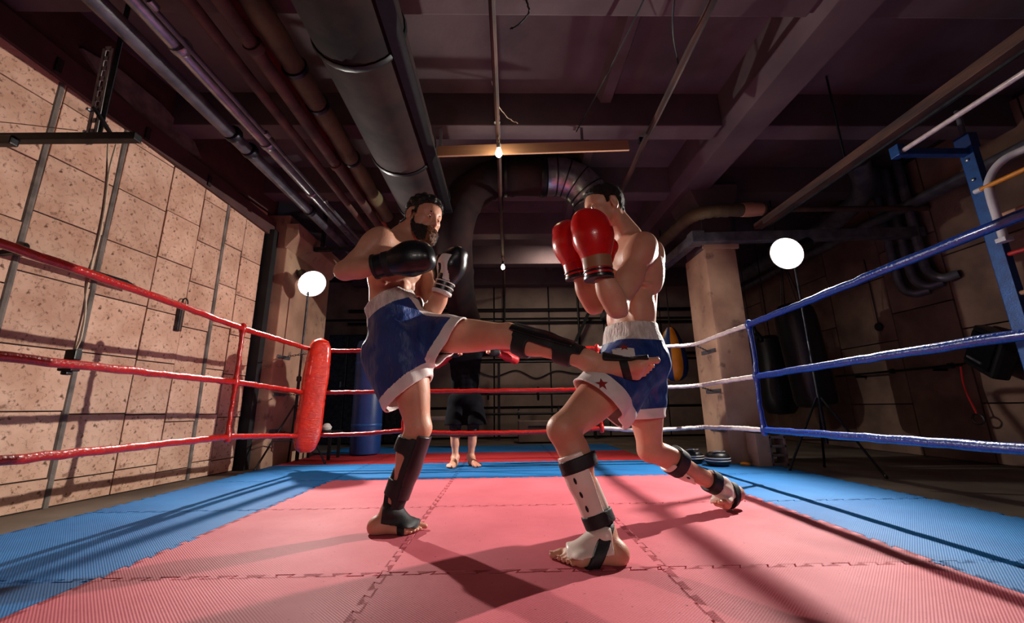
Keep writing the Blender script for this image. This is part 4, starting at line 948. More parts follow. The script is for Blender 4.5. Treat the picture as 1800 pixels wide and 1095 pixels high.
# ================================================================== the people
from mathutils.bvhtree import BVHTree
H = .005
skin = smat('skin', (214, 160, 132), (200, 142, 116), rough=.46, scale=9, bump=.12, bscale=140, sss=.18, spec=.45)
tint(skin, node_noise(4, .50, .72, 3), srgb(198, 128, 104))
bump_chain(skin, node_noise(320, .2, .8, 2), .10, .004)
eye_white = smat('eye white', (232, 224, 218), (222, 212, 206), rough=.15, bump=0); iris_m = smat('iris', (70, 52, 40), (40, 30, 24), rough=.1, bump=0)
nail_m = smat('nail', (226, 176, 156), (214, 164, 146), rough=.3, bump=0)
hair_dark = smat('dark hair', (34, 26, 22), (20, 16, 14), rough=.38, scale=40, bump=.6, bscale=220, spec=.6)
hair_crop = smat('cropped hair', (46, 34, 28), (30, 22, 18), rough=.6, scale=60, bump=.8, bscale=420)
beard_m = smat('beard', (40, 27, 22), (24, 18, 16), rough=.5, scale=30, bump=.8, bscale=200)
beard_tip = smat('ginger beard tip', (140, 84, 44), (100, 58, 32), rough=.5, scale=30, bump=.8, bscale=200)
navy_satin = smat('navy satin', (22, 58, 128), (17, 46, 106), rough=.55, scale=5, bump=.0, spec=.6)
bump_chain(navy_satin, node_noise(7, .3, .7, 4, stretch=(1.6, 1.6, .7)), .45, .03)
white_satin = smat('white satin trim', (232, 224, 220), (216, 206, 202), rough=.55, scale=10, bump=.12, bscale=50)
ruche = smat('ruched white elastic', (226, 218, 212), (188, 178, 172), rough=.7, scale=45, bump=.9, bscale=95, stretch=(1, 1, .35))
star_m = smat('dark red star', (150, 34, 32), (132, 26, 26), rough=.5, bump=.05)
glove_red = smat('red glove leather', (206, 22, 20), (186, 16, 16), rough=.27, scale=8, bump=.10, bscale=160, coat=.35)
glove_black = smat('black glove leather', (20, 22, 26), (14, 16, 19), rough=.34, scale=10, bump=.10, bscale=160, coat=.15)
guard_white = smat('white moulded guard', (234, 218, 206), (220, 202, 190), rough=.36, scale=8, bump=.04)
neoprene = smat('black neoprene', (18, 20, 25), (12, 14, 18), rough=.6, scale=14, bump=.2, bscale=260)
tan_patch = smat('tan glove patch', (150, 104, 70), (136, 92, 60), rough=.5, bump=.05)
def A(u, v, y): return np.array(at(u, v, y))
def quadnorm(v, q): 
    n = np.cross(v[q[:, 2]]-v[q[:, 0]], v[q[:, 3]]-v[q[:, 1]]); return n/np.maximum(np.linalg.norm(n, axis=1), 1e-9)[:, None]
def strands(v, q, n, length, comb, seed, width=.0011, up=.35, taper=.25):
    r = np.random.RandomState(seed); f = r.randint(0, len(q), n); N = quadnorm(v, q)[f]; p = v[q[f]].mean(1)
    c = comb(p) if callable(comb) else np.tile(V(comb), (n, 1)); c = c-N*(c*N).sum(1)[:, None]; c /= np.maximum(np.linalg.norm(c, axis=1), 1e-6)[:, None]
    c = c+r.normal(0, .16, c.shape); c /= np.linalg.norm(c, axis=1)[:, None]; Ls = length*r.uniform(.5, 1.2, n)[:, None]
    s = np.cross(c, N); s /= np.maximum(np.linalg.norm(s, axis=1), 1e-6)[:, None]
    pts = [p-N*.002, p+c*Ls*.5+N*up*Ls*.5, p+c*Ls+N*up*Ls*.3]; W = [width, width*.8, width*taper]; vs = []
    for k in range(3):
        for a in range(3): an = a*2*PI/3; vs.append(pts[k]+(s*math.cos(an)+N*math.sin(an))*W[k])
    vs = np.stack(vs, 1).reshape(-1, 3); base = np.arange(n)[:, None]*9; fs = []
    for k in range(2):
        for a in range(3): b = (a+1) % 3; fs.append(np.concatenate([base+k*3+a, base+k*3+b, base+k*3+3+b, base+k*3+3+a], 1))
    return vs, np.concatenate(fs)
def wav(X, Y, Z, f, a): return f32(a)*(np.sin(X*f32(f))*np.cos(Y*f32(f*1.13)+1)+np.sin(Z*f32(f*.9)+2)*np.cos(X*f32(f*.7)+Y*f32(f*.6)))
def fold(X, Y, Z): return wav(X, Y, Z, 24, .0055)+wav(X, Z, Y, 61, .0022)
def local(c, R, s, X, Y, Z):
    px, py, pz = X-f32(c[0]), Y-f32(c[1]), Z-f32(c[2]); R = np.asarray(R)
    return [(px*f32(R[0, i])+py*f32(R[1, i])+pz*f32(R[2, i]))/f32(s) for i in range(3)]
def hair_cap(hp, c, R, s, line, off, amp, freq, h=.004):
    xs, zs = zip(*line)
    def cut(X, Y, Z):
        x, y, z = local(c, R, s, X, Y, Z); zl_ = np.interp(x, xs, zs).astype(f32); return (zl_-z)*f32(.75)*s
    f = field(hp, h, .05); sl, X, Y, Z = f.sub(f.lo-1, f.lo+f.h*f.n+1)
    x, y, z = local(c, R, s, X, Y, Z); o = off(x, y, z) if callable(off) else f32(off)
    F = f.F-o-wav(x, y, z, freq, amp); f.F = smax(F, cut(X, Y, Z), .012); v, q = f.mesh(); return laplace(v, q, 1), q
def beard_cap(hp, c, R, s, off, h=.004):
    f = field(hp, h, .05); sl, X, Y, Z = f.sub(f.lo-1, f.lo+f.h*f.n+1); x, y, z = local(c, R, s, X, Y, Z)
    top = np.interp(x, (-.03, .010, .022, .050, .085, .11), (-.03, -.002, -.036, -.058, -.052, -.050)).astype(f32)
    cut = np.maximum((z-top)*f32(.8)*s, np.maximum((f32(.008)-x+np.maximum(-z-.06, 0)*f32(.75))*f32(s), (f32(-.138)-z)*f32(s)))
    mouth = (np.sqrt(((x-.104)/.02)**2+(y/.021)**2+((z+.0725)/.0085)**2)-1)*f32(.008)
    o = f32(off)*(f32(.35)+np.clip((-z-.055)*f32(14), 0, 1))+wav(x, y, z, 260, .0018)
    F = smax(f.F-o, cut, .014); f.F = smax(F, -mouth, .004); v, q = f.mesh(); return laplace(v, q, 1), q
# ---- boxing glove
def glove(name_label, W, d, dors, thumb, s, mats, parent, style):
    W, d = V(W), unit(d); z = orth(dors, d); y = unit(np.cross(z, d)); y = y if y@V(thumb) > 0 else -y
    R = np.array([d, y, z]).T
    def L(a, b, c): return W+R @ (V(a, b, c)*s)
    Ax = R.T
    mitt = [P(rc(L(.035, 0, 0), L(.105, -.002, .004), .052*s, .062*s)), P(ell(L(.120, -.002, .010), V(.094, .073, .058)*s, Ax), .03),
            P(ell(L(.112, 0, -.034), V(.066, .064, .040)*s, Ax), .02), P(ell(L(.160, -.004, -.010), V(.052, .068, .050)*s, Ax), .02),
            P(ell(L(.185, -.03, .0), V(.03, .034, .046)*s, Ax), .02), P(ell(L(.055, .0, -.068), V(.05, .032, .024)*s, Ax), .02, '-')]
    v, q = solid(mitt, .0034, 2)
    g = None; cls = np.zeros(len(q), int)
    if style == 'palm':
        cen = (v[q].mean(1)-W) @ R / s; cls[(cen[:, 2] < -.012) & (cen[:, 0] < .15) & (np.abs(cen[:, 1]) < .05) & ~((np.abs(cen[:, 1]-.018) < .007) & (cen[:, 0] < .10))] = 1
    g = empty('boxing_glove', Vector(W)); g.parent = parent; g.location = Vector(W)-worldloc(parent); g['label'] = name_label
    sp = split([('mitt', mats['mitt'], None), ('palm_panel', mats.get('palm', mats['mitt']), None)], v, q, cls, g)
    v, q = solid([P(rc(L(.035, .048, -.022), L(.085, .072, -.030), .026*s, .028*s)), P(rc(L(.085, .072, -.030), L(.135, .060, -.044), .028*s, .023*s))], .0042, 2)
    np_mesh('thumb', v, q, mats['mitt'], g)
    cuffp = cutp(rc(L(-.075, 0, 0), L(.085, 0, 0), .049*s, .051*s), [(L(-.040, 0, 0), -d), (L(.052, 0, 0), d)])
    v, q = solid([P(cuffp)], .004, 1); cen = (v[q].mean(1)-W) @ d/s
    np_mesh('cuff', v, q, mats['cuff'], g)
    for a, b, o, mt, nm in mats['bands']:
        p = cutp(rc(L(a-.03, 0, 0), L(b+.03, 0, 0), (.0493+o)*s, (.0505+o)*s), [(L(a, 0, 0), -d), (L(b, 0, 0), d)])
        v, q = solid([P(p)], .0036, 1); np_mesh(nm, v, q, mt, g)
    for (a0, a1, zc, mt, nm) in mats.get('patch', []):
        p = cutp(rc(L(a0-.03, 0, 0), L(a1+.03, 0, 0), (.0525)*s, .0533*s), [(L(a0, 0, 0), -d), (L(a1, 0, 0), d), (L(0, 0, zc), -z)])
        v, q = solid([P(p)], .0036, 1); np_mesh(nm, v, q, mt, g)
    return g
# ---- shin guards
def shin_frame(K, An, fwd): w = unit(V(An)-V(K)); f = orth(fwd, w); return w, f, np.cross(w, f), np.linalg.norm(V(An)-V(K))
def guard_cut(K, w, f, l, parts):
    K = V(K)
    def cut(X, Y, Z):
        px, py, pz = X-f32(K[0]), Y-f32(K[1]), Z-f32(K[2]); t = px*f32(w[0])+py*f32(w[1])+pz*f32(w[2]); a = px*f32(f[0])+py*f32(f[1])+pz*f32(f[2]); r = None
        for t0, t1, a0, slope in parts:
            d = np.maximum(f32(t0*l)-t, t-f32(t1*l))
            if a0 is not None: d = np.maximum(d, f32(a0)+f32(slope)*np.abs(t-f32((t0+t1)/2*l))-a)
            r = d if r is None else smin(r, d, .02)
        return r
    return cut
def foot_cut(heel, t, n, s, t0, t1, n0, slope=0):
    heel = V(heel)
    def cut(X, Y, Z):
        px, py, pz = X-f32(heel[0]), Y-f32(heel[1]), Z-f32(heel[2]); a = (px*f32(t[0])+py*f32(t[1])+pz*f32(t[2]))/f32(s); b = (px*f32(n[0])+py*f32(n[1])+pz*f32(n[2]))/f32(s)
        return np.maximum(np.maximum(f32(t0)-a, a-f32(t1))*f32(s), (f32(n0)+f32(slope)*(a-f32(t0))-b)*f32(s))
    return cut
def slab_cut(o, n, half):
    n = unit(n)
    return lambda X, Y, Z: np.abs((X-f32(o[0]))*f32(n[0])+(Y-f32(o[1]))*f32(n[1])+(Z-f32(o[2]))*f32(n[2]))-f32(half)
def add_decal(v, q, origin, direction, poly, size, up, mat, name, parent, lift=.0015):
    t = BVHTree.FromPolygons([tuple(x) for x in v], [tuple(int(i) for i in f) for f in q])
    hit, nrm, _, _ = t.ray_cast(Vector(origin), Vector(direction))
    if hit is None: return
    if nrm.dot(Vector(direction)) > 0: nrm = -nrm
    x = Vector(up).cross(nrm).normalized(); y = nrm.cross(x); b = MB(); ring = []
    for sc in (0, .5, 1):
        for px_, py_ in poly:
            p = hit+x*px_*size*sc+y*py_*size*sc; h2, n2, _, _ = t.ray_cast(p+nrm*.03, -nrm, .08); ring.append((h2 if h2 else p)+nrm*lift)
    k = len(poly); f = [(k+i, k+(i+1) % k, 2*k+(i+1) % k, 2*k+i) for i in range(k)]+[(0, k+i, k+(i+1) % k) for i in range(k)]
    b.add(ring, f); me = b.build(name, mat, parent); return me
STAR = [(math.sin(i*PI/5)*(1 if i % 2 == 0 else .42), math.cos(i*PI/5)*(1 if i % 2 == 0 else .42)) for i in range(10)]
CAMP = V(0, 0, CAM_H)
def shorts_mesh(cones, extra, waist_o, waist_n, band, hem, cloth_k=.05, stripe=None, h=.0044, thick=.011):
    """cones: [(prims, hem_point, hem_normal)], extra prims; returns v, q, class 0 cloth 1 waistband 2 hem trim"""
    fs = []
    for pr, o, n in cones:
        f = field([P(p, cloth_k) for p in pr], h, .03); sl, X, Y, Z = f.sub(f.lo-1, f.lo+f.h*f.n+1); n = unit(n)
        hd = (X-f32(o[0]))*f32(n[0])+(Y-f32(o[1]))*f32(n[1])+(Z-f32(o[2]))*f32(n[2])
        f.F = f.F+fold(X, Y, Z); f.F = np.maximum(f.F, np.maximum(-(f.F+f32(thick)), hd)) if False else np.maximum(f.F, hd); fs.append(f)
    fe = field([P(p, cloth_k) for p in extra], h, .03); sl, X, Y, Z = fe.sub(fe.lo-1, fe.lo+fe.h*fe.n+1); fe.F = fe.F+fold(X, Y, Z)
    g = union([fe]+fs, .03, h)
    sl, X, Y, Z = g.sub(g.lo-1, g.lo+g.h*g.n+1); wn = unit(waist_n)
    wd = (X-f32(waist_o[0]))*f32(wn[0])+(Y-f32(waist_o[1]))*f32(wn[1])+(Z-f32(waist_o[2]))*f32(wn[2])
    solidF = g.F.copy(); inner = g.F+f32(thick)
    # open the legs: push the inner skin past the hem
    fi = []
    for (pr, o, n) in cones:
        f = field([P(p, cloth_k) for p in pr], h, .03); sl2, X2, Y2, Z2 = f.sub(f.lo-1, f.lo+f.h*f.n+1); f.F = f.F+fold(X2, Y2, Z2)+f32(thick); fi.append(f)
    fe2 = Fld(fe.lo, fe.lo+fe.h*(fe.n-1), h); fe2.F = fe.F+f32(thick)
    gi = union([fe2]+fi, .03, h); a = np.round((g.lo-gi.lo)/h).astype(int)
    I = np.full(g.F.shape, .5, f32); n0 = np.minimum(gi.n, g.n); I[:n0[0], :n0[1], :n0[2]] = gi.F[:n0[0], :n0[1], :n0[2]]
    F = np.maximum(np.maximum(solidF, wd), -I); g.F = F; v, q = g.mesh(); v = laplace(v, q, 1)
    for (pr, o, n), hb in zip(cones, hem):        # straighten the trim edges
        n = unit(n); dv = (np.asarray(o)-v) @ n-hb; nr = np.min([np.asarray(p(v[:, 0].astype(f32), v[:, 1].astype(f32), v[:, 2].astype(f32))) for p in pr], 0)
        m = (np.abs(dv) < .55*h) & (nr < .035); v[m] += dv[m][:, None]*n
    dv = (np.asarray(waist_o)-v) @ wn-band; m = np.abs(dv) < .55*h; v[m] += dv[m][:, None]*wn
    c = v[q].mean(1); cls = np.zeros(len(q), int)
    for (pr, o, n), hb in zip(cones, hem):
        dist = (np.asarray(o)-c) @ unit(n); near = np.min([np.asarray(p(c[:, 0].astype(f32), c[:, 1].astype(f32), c[:, 2].astype(f32))) for p in pr], 0)
        other = np.min([np.min([np.asarray(p(c[:, 0].astype(f32), c[:, 1].astype(f32), c[:, 2].astype(f32))) for p in pr2], 0) for (pr2, o2, n2) in cones if o2 is not o], 0)
        cls[(dist < hb) & (near < .035) & (near < other+.012)] = 2
    if stripe is not None:                         # white panel along one side of a leg
        k, sd, lim, t0 = stripe; p = cones[k][0][0]; ax = p.b-p.a; t = ((c-p.a) @ ax)/(ax@ax); dr = c-(p.a+np.clip(t, 0, 1)[:, None]*ax); dr /= np.maximum(np.linalg.norm(dr, axis=1), 1e-6)[:, None]
        cls[(dr @ unit(sd) > lim) & (t > t0) & (cls == 0)] = 2
    cls[((np.asarray(waist_o)-c) @ wn) < band] = 1
    return v, q, cls
# ------------------------------------------------------------------ the bearded fighter, kicking
def fighter_left():
    s = 1.04
    SR, SL = A(670, 422, 2.01), A(742, 448, 2.34); Nb = A(708, 416, 2.18); Cc = A(700, 470, 2.19); Wc = A(690, 532, 2.21); Pc = A(706, 590, 2.20)
    RH, LH = A(712, 612, 2.12), A(742, 590, 2.27)
    RK, RA = A(736, 752, 2.09), A(689, 897, 2.12); LK, LA = A(893, 590, 2.04), A(1032, 630, 1.86)
    RE, RW = A(606, 476, 1.95), A(668, 467, 1.90); LE, LW = A(760, 545, 2.24), A(781, 502, 2.14)
    cf = V(.85, -.50, 0); pf = unit(V(.9, -.25, .35))
    hc = A(744, 384, 2.16); hs = 1.07; R = headframe(math.radians(38), math.radians(16), math.radians(-4))
    e = empty('person', Vector((-.5, 2.1, 0)), 'bearded shirtless man in navy shorts and black gloves, kicking high', 'person')
    hp, L = head(hc, R, Nb, hs)
    tl, cl_ = leg(LH, LK, LA, V(.25, 0, 1), V(0, 1, 0), s*1.10); tr, cr = leg(RH, RK, RA, V(1, -.1, .15), V(0, -1, 0), s*1.07)
    # standing foot flat on the mat, kicking foot with the instep up
    heelR = V(-.632, 2.10, .0); tR = unit(V(1, .06, 0)); fR, tipsR = foot(RA, heelR, tR, V(0, 0, 1), V(0, 1, 0), 1.0)
    tL = unit(A(1130, 640, 1.75)-A(1046, 652, 1.82)); nL = orth(V(-.2, .55, .85), tL); heelL = A(1042, 668, 1.83)
    fL, tipsL = foot(LA, heelL, tL, nL, np.cross(tL, nL), 1.14, curl=.0, toeup=.12)
    g1 = field(torso(Pc, Wc, Cc, Nb, SL, SR, pf, cf, s)+hp, H)
    g2 = field(arm(SR, RE, RW, V(.5, -.6, -.2), s*1.10), H); g3 = field(arm(SL, LE, LW, V(.8, -.3, .3), s*1.08), H)
    g4 = field(tr+cr+fR, H); g5 = field(tl+cl_+fL, H)
    f = union([union([g1, g2, g3], .028, H), union([g4, g5], .03, H)], .03, H); v, q = f.mesh(); v = laplace(v, q, 1)
    v[:, 2] = np.where(v[:, 2] < .002, .002, v[:, 2])
    body = np_mesh('body', v, q, skin, e)
    nails(tipsL, nL, 1.0, body, nail_m)
    eyes(L, R, hs, e, (1, 0, -.1))
    # hair and beard
    hl = [(-.125, -.075), (-.075, -.062), (-.045, -.045), (-.035, .02), (-.012, .036), (.008, .03), (.013, -.01), (.028, -.005), (.034, .038), (.062, .060), (.085, .072), (.12, .080)]
    hp0 = [p for p in hp if not (isinstance(p[0], ell) and abs(np.linalg.norm(p[0].r)-np.linalg.norm(V(.019, .0085, .033)*hs)) < 1e-6)]
    def off(x, y, z): return f32(.005)+f32(.013)*np.clip((z-.03)*f32(14), 0, 1)
    hv, hq = hair_cap(hp0, hc, R, hs, hl, off, .0035, 130)
    cmb = lambda p: np.tile(R @ V(.9, .1, -.35), (len(p), 1))
    np_mesh('hair', hv, hq, hair_dark, e, extra=strands(hv, hq, 2600, .024, cmb, 5, .0010, .0))
    bv, bq = beard_cap(hp0, hc, R, hs, .020)
    bl = (bv-hc) @ R / hs; cb = bl[bq].mean(1)
    be = np_mesh('beard', bv, bq, None, e, mats=[beard_m, beard_tip], midx=(cb[:, 0] > .075).astype(int)) if False else None
    dn = lambda p: np.tile(R @ V(.45, 0, -1), (len(p), 1)); fr = (cb[:, 0] > .084) & (np.abs(cb[:, 1]) < .034)
    parts = split([('beard', beard_m, None), ('moustache', beard_tip, None)], bv, bq, fr.astype(int), e)
    sv = strands(bv, bq[~fr], 1500, .015, dn, 6, .0010, .12); np_mesh('beard_hair', sv[0], sv[1], beard_m, parts[0])
    sv = strands(bv, bq[fr], 900, .015, dn, 7, .0010, .12); np_mesh('beard_hair', sv[0], sv[1], beard_tip, parts[1])
    for g, nm in ((1, 'eyebrow'), (-1, 'eyebrow')):
        pts = [L(.0945, g*.013, .018), L(.0915, g*.030, .024), L(.076, g*.047, .020)]
        MB().tube(curve([Vector(p) for p in pts], 5), [.0035, .004, .0045, .0048, .005, .0048, .0045, .004, .0035, .003, .002], 6).build(nm, hair_dark, e)
    # gloves
    bm = dict(mitt=glove_black, cuff=glove_black, palm=white_satin, bands=[(-.045, -.030, .003, neoprene, 'cuff_edge'), (.0, .035, .003, neoprene, 'wrist_strap')])
    glove('black glove across the chest', RW+unit(A(757, 447, 1.90)-RW)*.02, A(757, 446, 1.88)-RW, V(.1, -1, .35), V(0, .3, 1), 1.18, bm, e, 'plain')
    bm2 = dict(bm); bm2['bands'] = [(-.045, -.030, .003, white_satin, 'cuff_edge'), (-.012, -.005, .003, white_satin, 'white_stripe'), (.012, .019, .003, white_satin, 'white_stripe')]
    glove('black glove with a white palm held up', LW, A(806, 436, 2.13)-LW, V(.75, .65, .1), V(-.7, -.3, .4), 1.06, bm2, e, 'palm')
    # shorts
    wn = unit(V(-.50, 0, .87)); wo = A(680, 529, 2.2)
    back = [rc(A(676, 610, 2.14), A(697, 690, 2.11), .115, .085)]
    cones = [([rc(RH+V(-.01, 0, .03), A(724, 695, 2.095), .135, .112), rc(A(674, 622, 2.16), A(700, 700, 2.11), .115, .09)], A(724, 688, 2.09), V(.62, -.1, -.78)),
             ([rc(LH+V(0, -.02, .0), A(812, 592, 2.10), .135, .106), rc(A(735, 605, 2.16), A(778, 622, 2.08), .10, .07)], A(802, 590, 2.11), V(.86, -.1, -.5))]
    extra = [ell(Pc+V(-.01, 0, 0), V(.185, .145, .15), np.array([np.cross(wn, unit(pf)), orth(pf, wn), wn])), ell(wo+wn*-.07+orth(pf, wn)*.014, V(.158, .136, .27), np.array([np.cross(wn, unit(pf)), orth(pf, wn), wn]))]
    v, q, cls = shorts_mesh(cones, extra, wo, wn, .078, (.058, .055), stripe=(1, V(.1, -.12, 1), .80, .05))
    sh = empty('shorts', (0, 0, 0)); sh.parent = e; sh.location = (0, 0, .6); sh['label'] = 'navy satin shorts with white trim'
    split([('cloth', navy_satin, None), ('waistband', ruche, None), ('hem_trim', white_satin, None)], v, q, cls, sh)
    sp_ = A(796, 545, 2.15); add_decal(v, q, sp_+V(.05, -.40, .30), V(-.05, .40, -.30), STAR, .026, (.3, .2, 1), star_m, 'star', sh)
    add_decal(v, q, CAMP+V(0, 0, 0), A(642, 566, 2.2)+V(.012, 0, 0)-CAMP, [(.7*math.cos(a), math.sin(a)) for a in np.linspace(0, 2*PI, 10, endpoint=False)], .028, (0, 0, 1), white_satin, 'label_tag', sh)
    # black shin guards on both legs
    for K, An, cp, fw_, heel, t, n, fp, nm in ((RK, RA, cr, V(1, -.1, .15), heelR, tR, V(0, 0, 1), fR, 'black shin guard on the standing leg'), (LK, LA, cl_, V(.25, 0, 1), heelL, tL, nL, fL, 'black shin guard on the kicking leg')):
        w, ff, ss, l = shin_frame(K, An, fw_); g = empty('shin_guard', (0, 0, 0)); g.parent = e; g.location = Vector(K)-worldloc(e); g['label'] = nm
        cut = guard_cut(K, w, ff, l, [(.12, .95, -.010, .06), (.14, .32, None, 0), (.64, .84, None, 0)])
        v, q = solid(cp, .0045, 2, off=.014, cut=cut); np_mesh('sleeve', v, q, neoprene, g)
        cut = guard_cut(K, w, ff, l, [(.06, .84, .020, .02)])
        v, q = solid(cp, .0045, 2, off=.023, cut=cut); np_mesh('shin_pad', v, q, glove_black, g)
        v, q = solid(cp[-3:]+fp, .0045, 2, off=.012, cut=foot_cut(heel, t, n, 1.0 if nm.endswith('standing leg') else 1.12, .055, .225, .052, -.17)); np_mesh('instep_pad', v, q, neoprene, g)
        v, q = solid(fp, .0045, 1, off=.005, cut=slab_cut(V(heel)+V(t)*.150, unit(V(t)*1.0+V(n)*.1), .018))
        if nm.endswith('standing leg'): v[:, 2] = np.maximum(v[:, 2], .001)
        np_mesh('foot_strap', v, q, neoprene, g)
    return e
fighter_left()
# ------------------------------------------------------------------ the fighter in red gloves, guarding
def fighter_right():
    s = 1.08
    SL, SR = A(1131, 430, 2.00), A(1092, 445, 2.33); Nb = A(1104, 412, 2.17); Cc = A(1114, 476, 2.16); Wc = A(1110, 552, 2.14); Pc = A(1112, 628, 2.13)
    LH, RH = A(1104, 648, 2.02), A(1127, 648, 2.23)
    LK, LA = A(990, 755, 1.74), A(1060, 940, 1.70); RK, RA = A(1142, 790, 2.25), A(1268, 858, 2.41)
    LE, LW = A(1084, 540, 1.88), A(1050, 470, 1.83); RE, RW = A(1044, 536, 2.10), A(1012, 472, 2.02)
    cf = V(-.93, -.36, 0); pf = unit(V(-.95, -.28, 0))
    hc = A(1062, 366, 2.12); hs = 1.07; R = headframe(math.radians(180-14), math.radians(12), 0)
    e = empty('person', Vector((.55, 2.0, 0)), 'dark-haired shirtless man guarding his face with red gloves', 'person')
    hp, L = head(hc, R, Nb, hs)
    tl, cl_ = leg(LH, LK, LA, V(-1, -.1, .1), V(0, -1, 0), s*1.07); tr, cr = leg(RH, RK, RA, V(-1, -.1, -.35), V(0, 1, 0), s*1.05)
    heelL = V(.445, 1.665, 0); tL = unit(V(-1, .10, 0)); fL, tipsL = foot(LA, heelL, tL, V(0, 0, 1), V(-.1, 1, 0), 1.06, curl=.002)
    toe = V(1.06, 2.31, .0); heelR = A(1303, 876, 2.47); tR = unit(toe+V(.02, 0, .008)-heelR); nR = orth(V(-.35, 0, .9), tR)
    Lf = np.linalg.norm(toe-heelR); fR, tipsR = foot(RA, heelR, tR, nR, orth(V(.2, -1, 0), tR), min(1.05, Lf/.255), toeup=.55)
    g1 = field(torso(Pc, Wc, Cc, Nb, SL, SR, pf, cf, s)+hp, H)
    g2 = field(arm(SL, LE, LW, V(-.8, -.2, .3), s*1.13), H); g3 = field(arm(SR, RE, RW, V(-.8, -.2, .3), s*1.08), H)
    g4 = field(tl+cl_+fL, H); g5 = field(tr+cr+fR, H)
    f = union([union([g1, g2, g3], .028, H), union([g4, g5], .03, H)], .03, H); v, q = f.mesh(); v = laplace(v, q, 1)
    v[:, 2] = np.where(v[:, 2] < .002, .002, v[:, 2])
    body = np_mesh('body', v, q, skin, e)
    nails(tipsL, V(0, 0, 1), 1.06, body, nail_m)
    eyes(L, R, hs, e, (1, 0, 0))
    hl = [(-.125, -.055), (-.085, -.05), (-.055, -.045), (-.042, .01), (-.030, .032), (.004, .030), (.010, -.004), (.026, .0), (.032, .040), (.066, .058), (.085, .074), (.12, .09)]
    hp0 = [p for p in hp if not (isinstance(p[0], ell) and abs(np.linalg.norm(p[0].r)-np.linalg.norm(V(.019, .0085, .033)*hs)) < 1e-6)]
    hv, hq = hair_cap(hp0, hc, R, hs, hl, lambda x, y, z: f32(.003)+f32(.010)*np.clip((z-.02)*f32(12), 0, 1), .0012, 200)
    np_mesh('hair', hv, hq, hair_crop, e, extra=strands(hv, hq, 2600, .012, R @ V(.7, 0, .3), 8, .0009, .9))
    rm = dict(mitt=glove_red, cuff=glove_red, bands=[(-.045, -.030, .003, glove_black, 'cuff_piping'), (-.022, -.014, .003, glove_black, 'cuff_piping'), (.042, .050, .003, glove_black, 'cuff_piping')])
    rm1 = dict(rm); rm1['patch'] = [(-.010, .040, .004, tan_patch, 'tan_patch')]
    glove('near red glove with a tan cuff patch', LW, A(1036, 372, 1.82)-LW, V(.15, -1, 0), V(1, .1, 0), 1.36, rm1, e, 'plain')
    glove('far red glove', RW, A(992, 384, 2.0)-RW, V(-.85, -.45, 0), V(.4, -1, 0), 1.24, rm, e, 'plain')
    # shorts
    wo = A(1108, 573, 2.13); wn = unit(V(.02, 0, 1))
    cones = [([rc(LH+V(.01, 0, .02), A(1036, 716, 1.83), .138, .126), rc(LH+V(.02, 0, -.03), A(1090, 722, 1.95), .10, .075)], A(1045, 697, 1.86), V(-.66, -.15, -.74)),
             ([rc(RH+V(.0, 0, .02), A(1126, 745, 2.23), .140, .118)], A(1122, 736, 2.22), V(.05, 0, -1))]
    PA = np.array([np.cross(wn, pf), pf, wn])
    extra = [ell(Pc+V(.02, 0, -.02), V(.190, .165, .155), PA), ell(A(1109, 600, 2.13)+V(.004, 0, 0), V(.166, .138, .20), PA)]
    v, q, cls = shorts_mesh(cones, extra, wo, wn, .100, (.085, .050))
    sh = empty('shorts', (0, 0, 0)); sh.parent = e; sh.location = (0, 0, .6); sh['label'] = 'blue satin shorts with white trim and stars'
    split([('cloth', navy_satin, None), ('waistband', ruche, None), ('hem_trim', white_satin, None)], v, q, cls, sh)
    add_decal(v, q, CAMP, A(1058, 675, 2.0)-CAMP, STAR, .030, (0, 0, 1), star_m, 'star', sh)
    panel = [(-1.5, -.85), (1.5, -.85), (1.5, .85), (-1.5, .85)]; panel = [lerp(panel[i], panel[(i+1) % 4], t) for i in range(4) for t in (0, .25, .5, .75)]
    add_decal(v, q, CAMP, A(1096, 619, 2.0)-CAMP, panel, .034, (0, 0, 1), white_satin, 'white_panel', sh, .002)
    add_decal(v, q, CAMP, A(1097, 611, 2.0)-CAMP, STAR, .026, (0, 0, 1), star_m, 'star', sh, .004)
    # white shin guards
    for K, An, cp, fw_, heel, t, n, fp, fs_, nm in ((LK, LA, cl_, V(-1, -.1, .1), heelL, tL, V(0, 0, 1), fL, 1.06, 'white shin guard on the front leg'), (RK, RA, cr, V(-1, -.1, -.35), heelR, tR, nR, fR, 1.0, 'white shin guard on the rear leg')):
        w, ff, ss, l = shin_frame(K, An, fw_); g = empty('shin_guard', (0, 0, 0)); g.parent = e; g.location = Vector(K)-worldloc(e); g['label'] = nm
        ff2 = unit(ff+ss*(.55 if ss[1] < 0 else -.55))     # the shell sits a little to the outer, camera side
        gc = guard_cut(K, w, unit(ff*.9+V(0, -.42, 0)), l, [(.24, .90, .004, .03)])
        v, q = solid(cp, .0045, 2, off=.012, cut=gc); sh_ = np_mesh('shell', v, q, guard_white, g)
        for t0 in (.47, .60, .73):
            c0 = V(K)+w*l*t0; dd_ = unit(ff*.55+V(0, -.85, 0)); dd_ = orth(dd_, w)
            add_decal(v, q, c0+dd_*.2, -dd_, [(.45*math.cos(a), math.sin(a)) for a in np.linspace(0, 2*PI, 8, endpoint=False)], .013, -w, neoprene, 'slot', sh_)
        for t0, t1 in ((.28, .41), (.80, .92)):
            v, q = solid(cp, .0045, 2, off=.017, cut=guard_cut(K, w, ff, l, [(t0, t1, None, 0)])); np_mesh('strap', v, q, neoprene, g)
        v, q = solid(cp[-3:]+fp, .0045, 2, off=.012, cut=foot_cut(heel, t, n, fs_, .045, .205, .040, -.10)); v[:, 2] = np.maximum(v[:, 2], .002); np_mesh('instep_shell', v, q, guard_white, g)
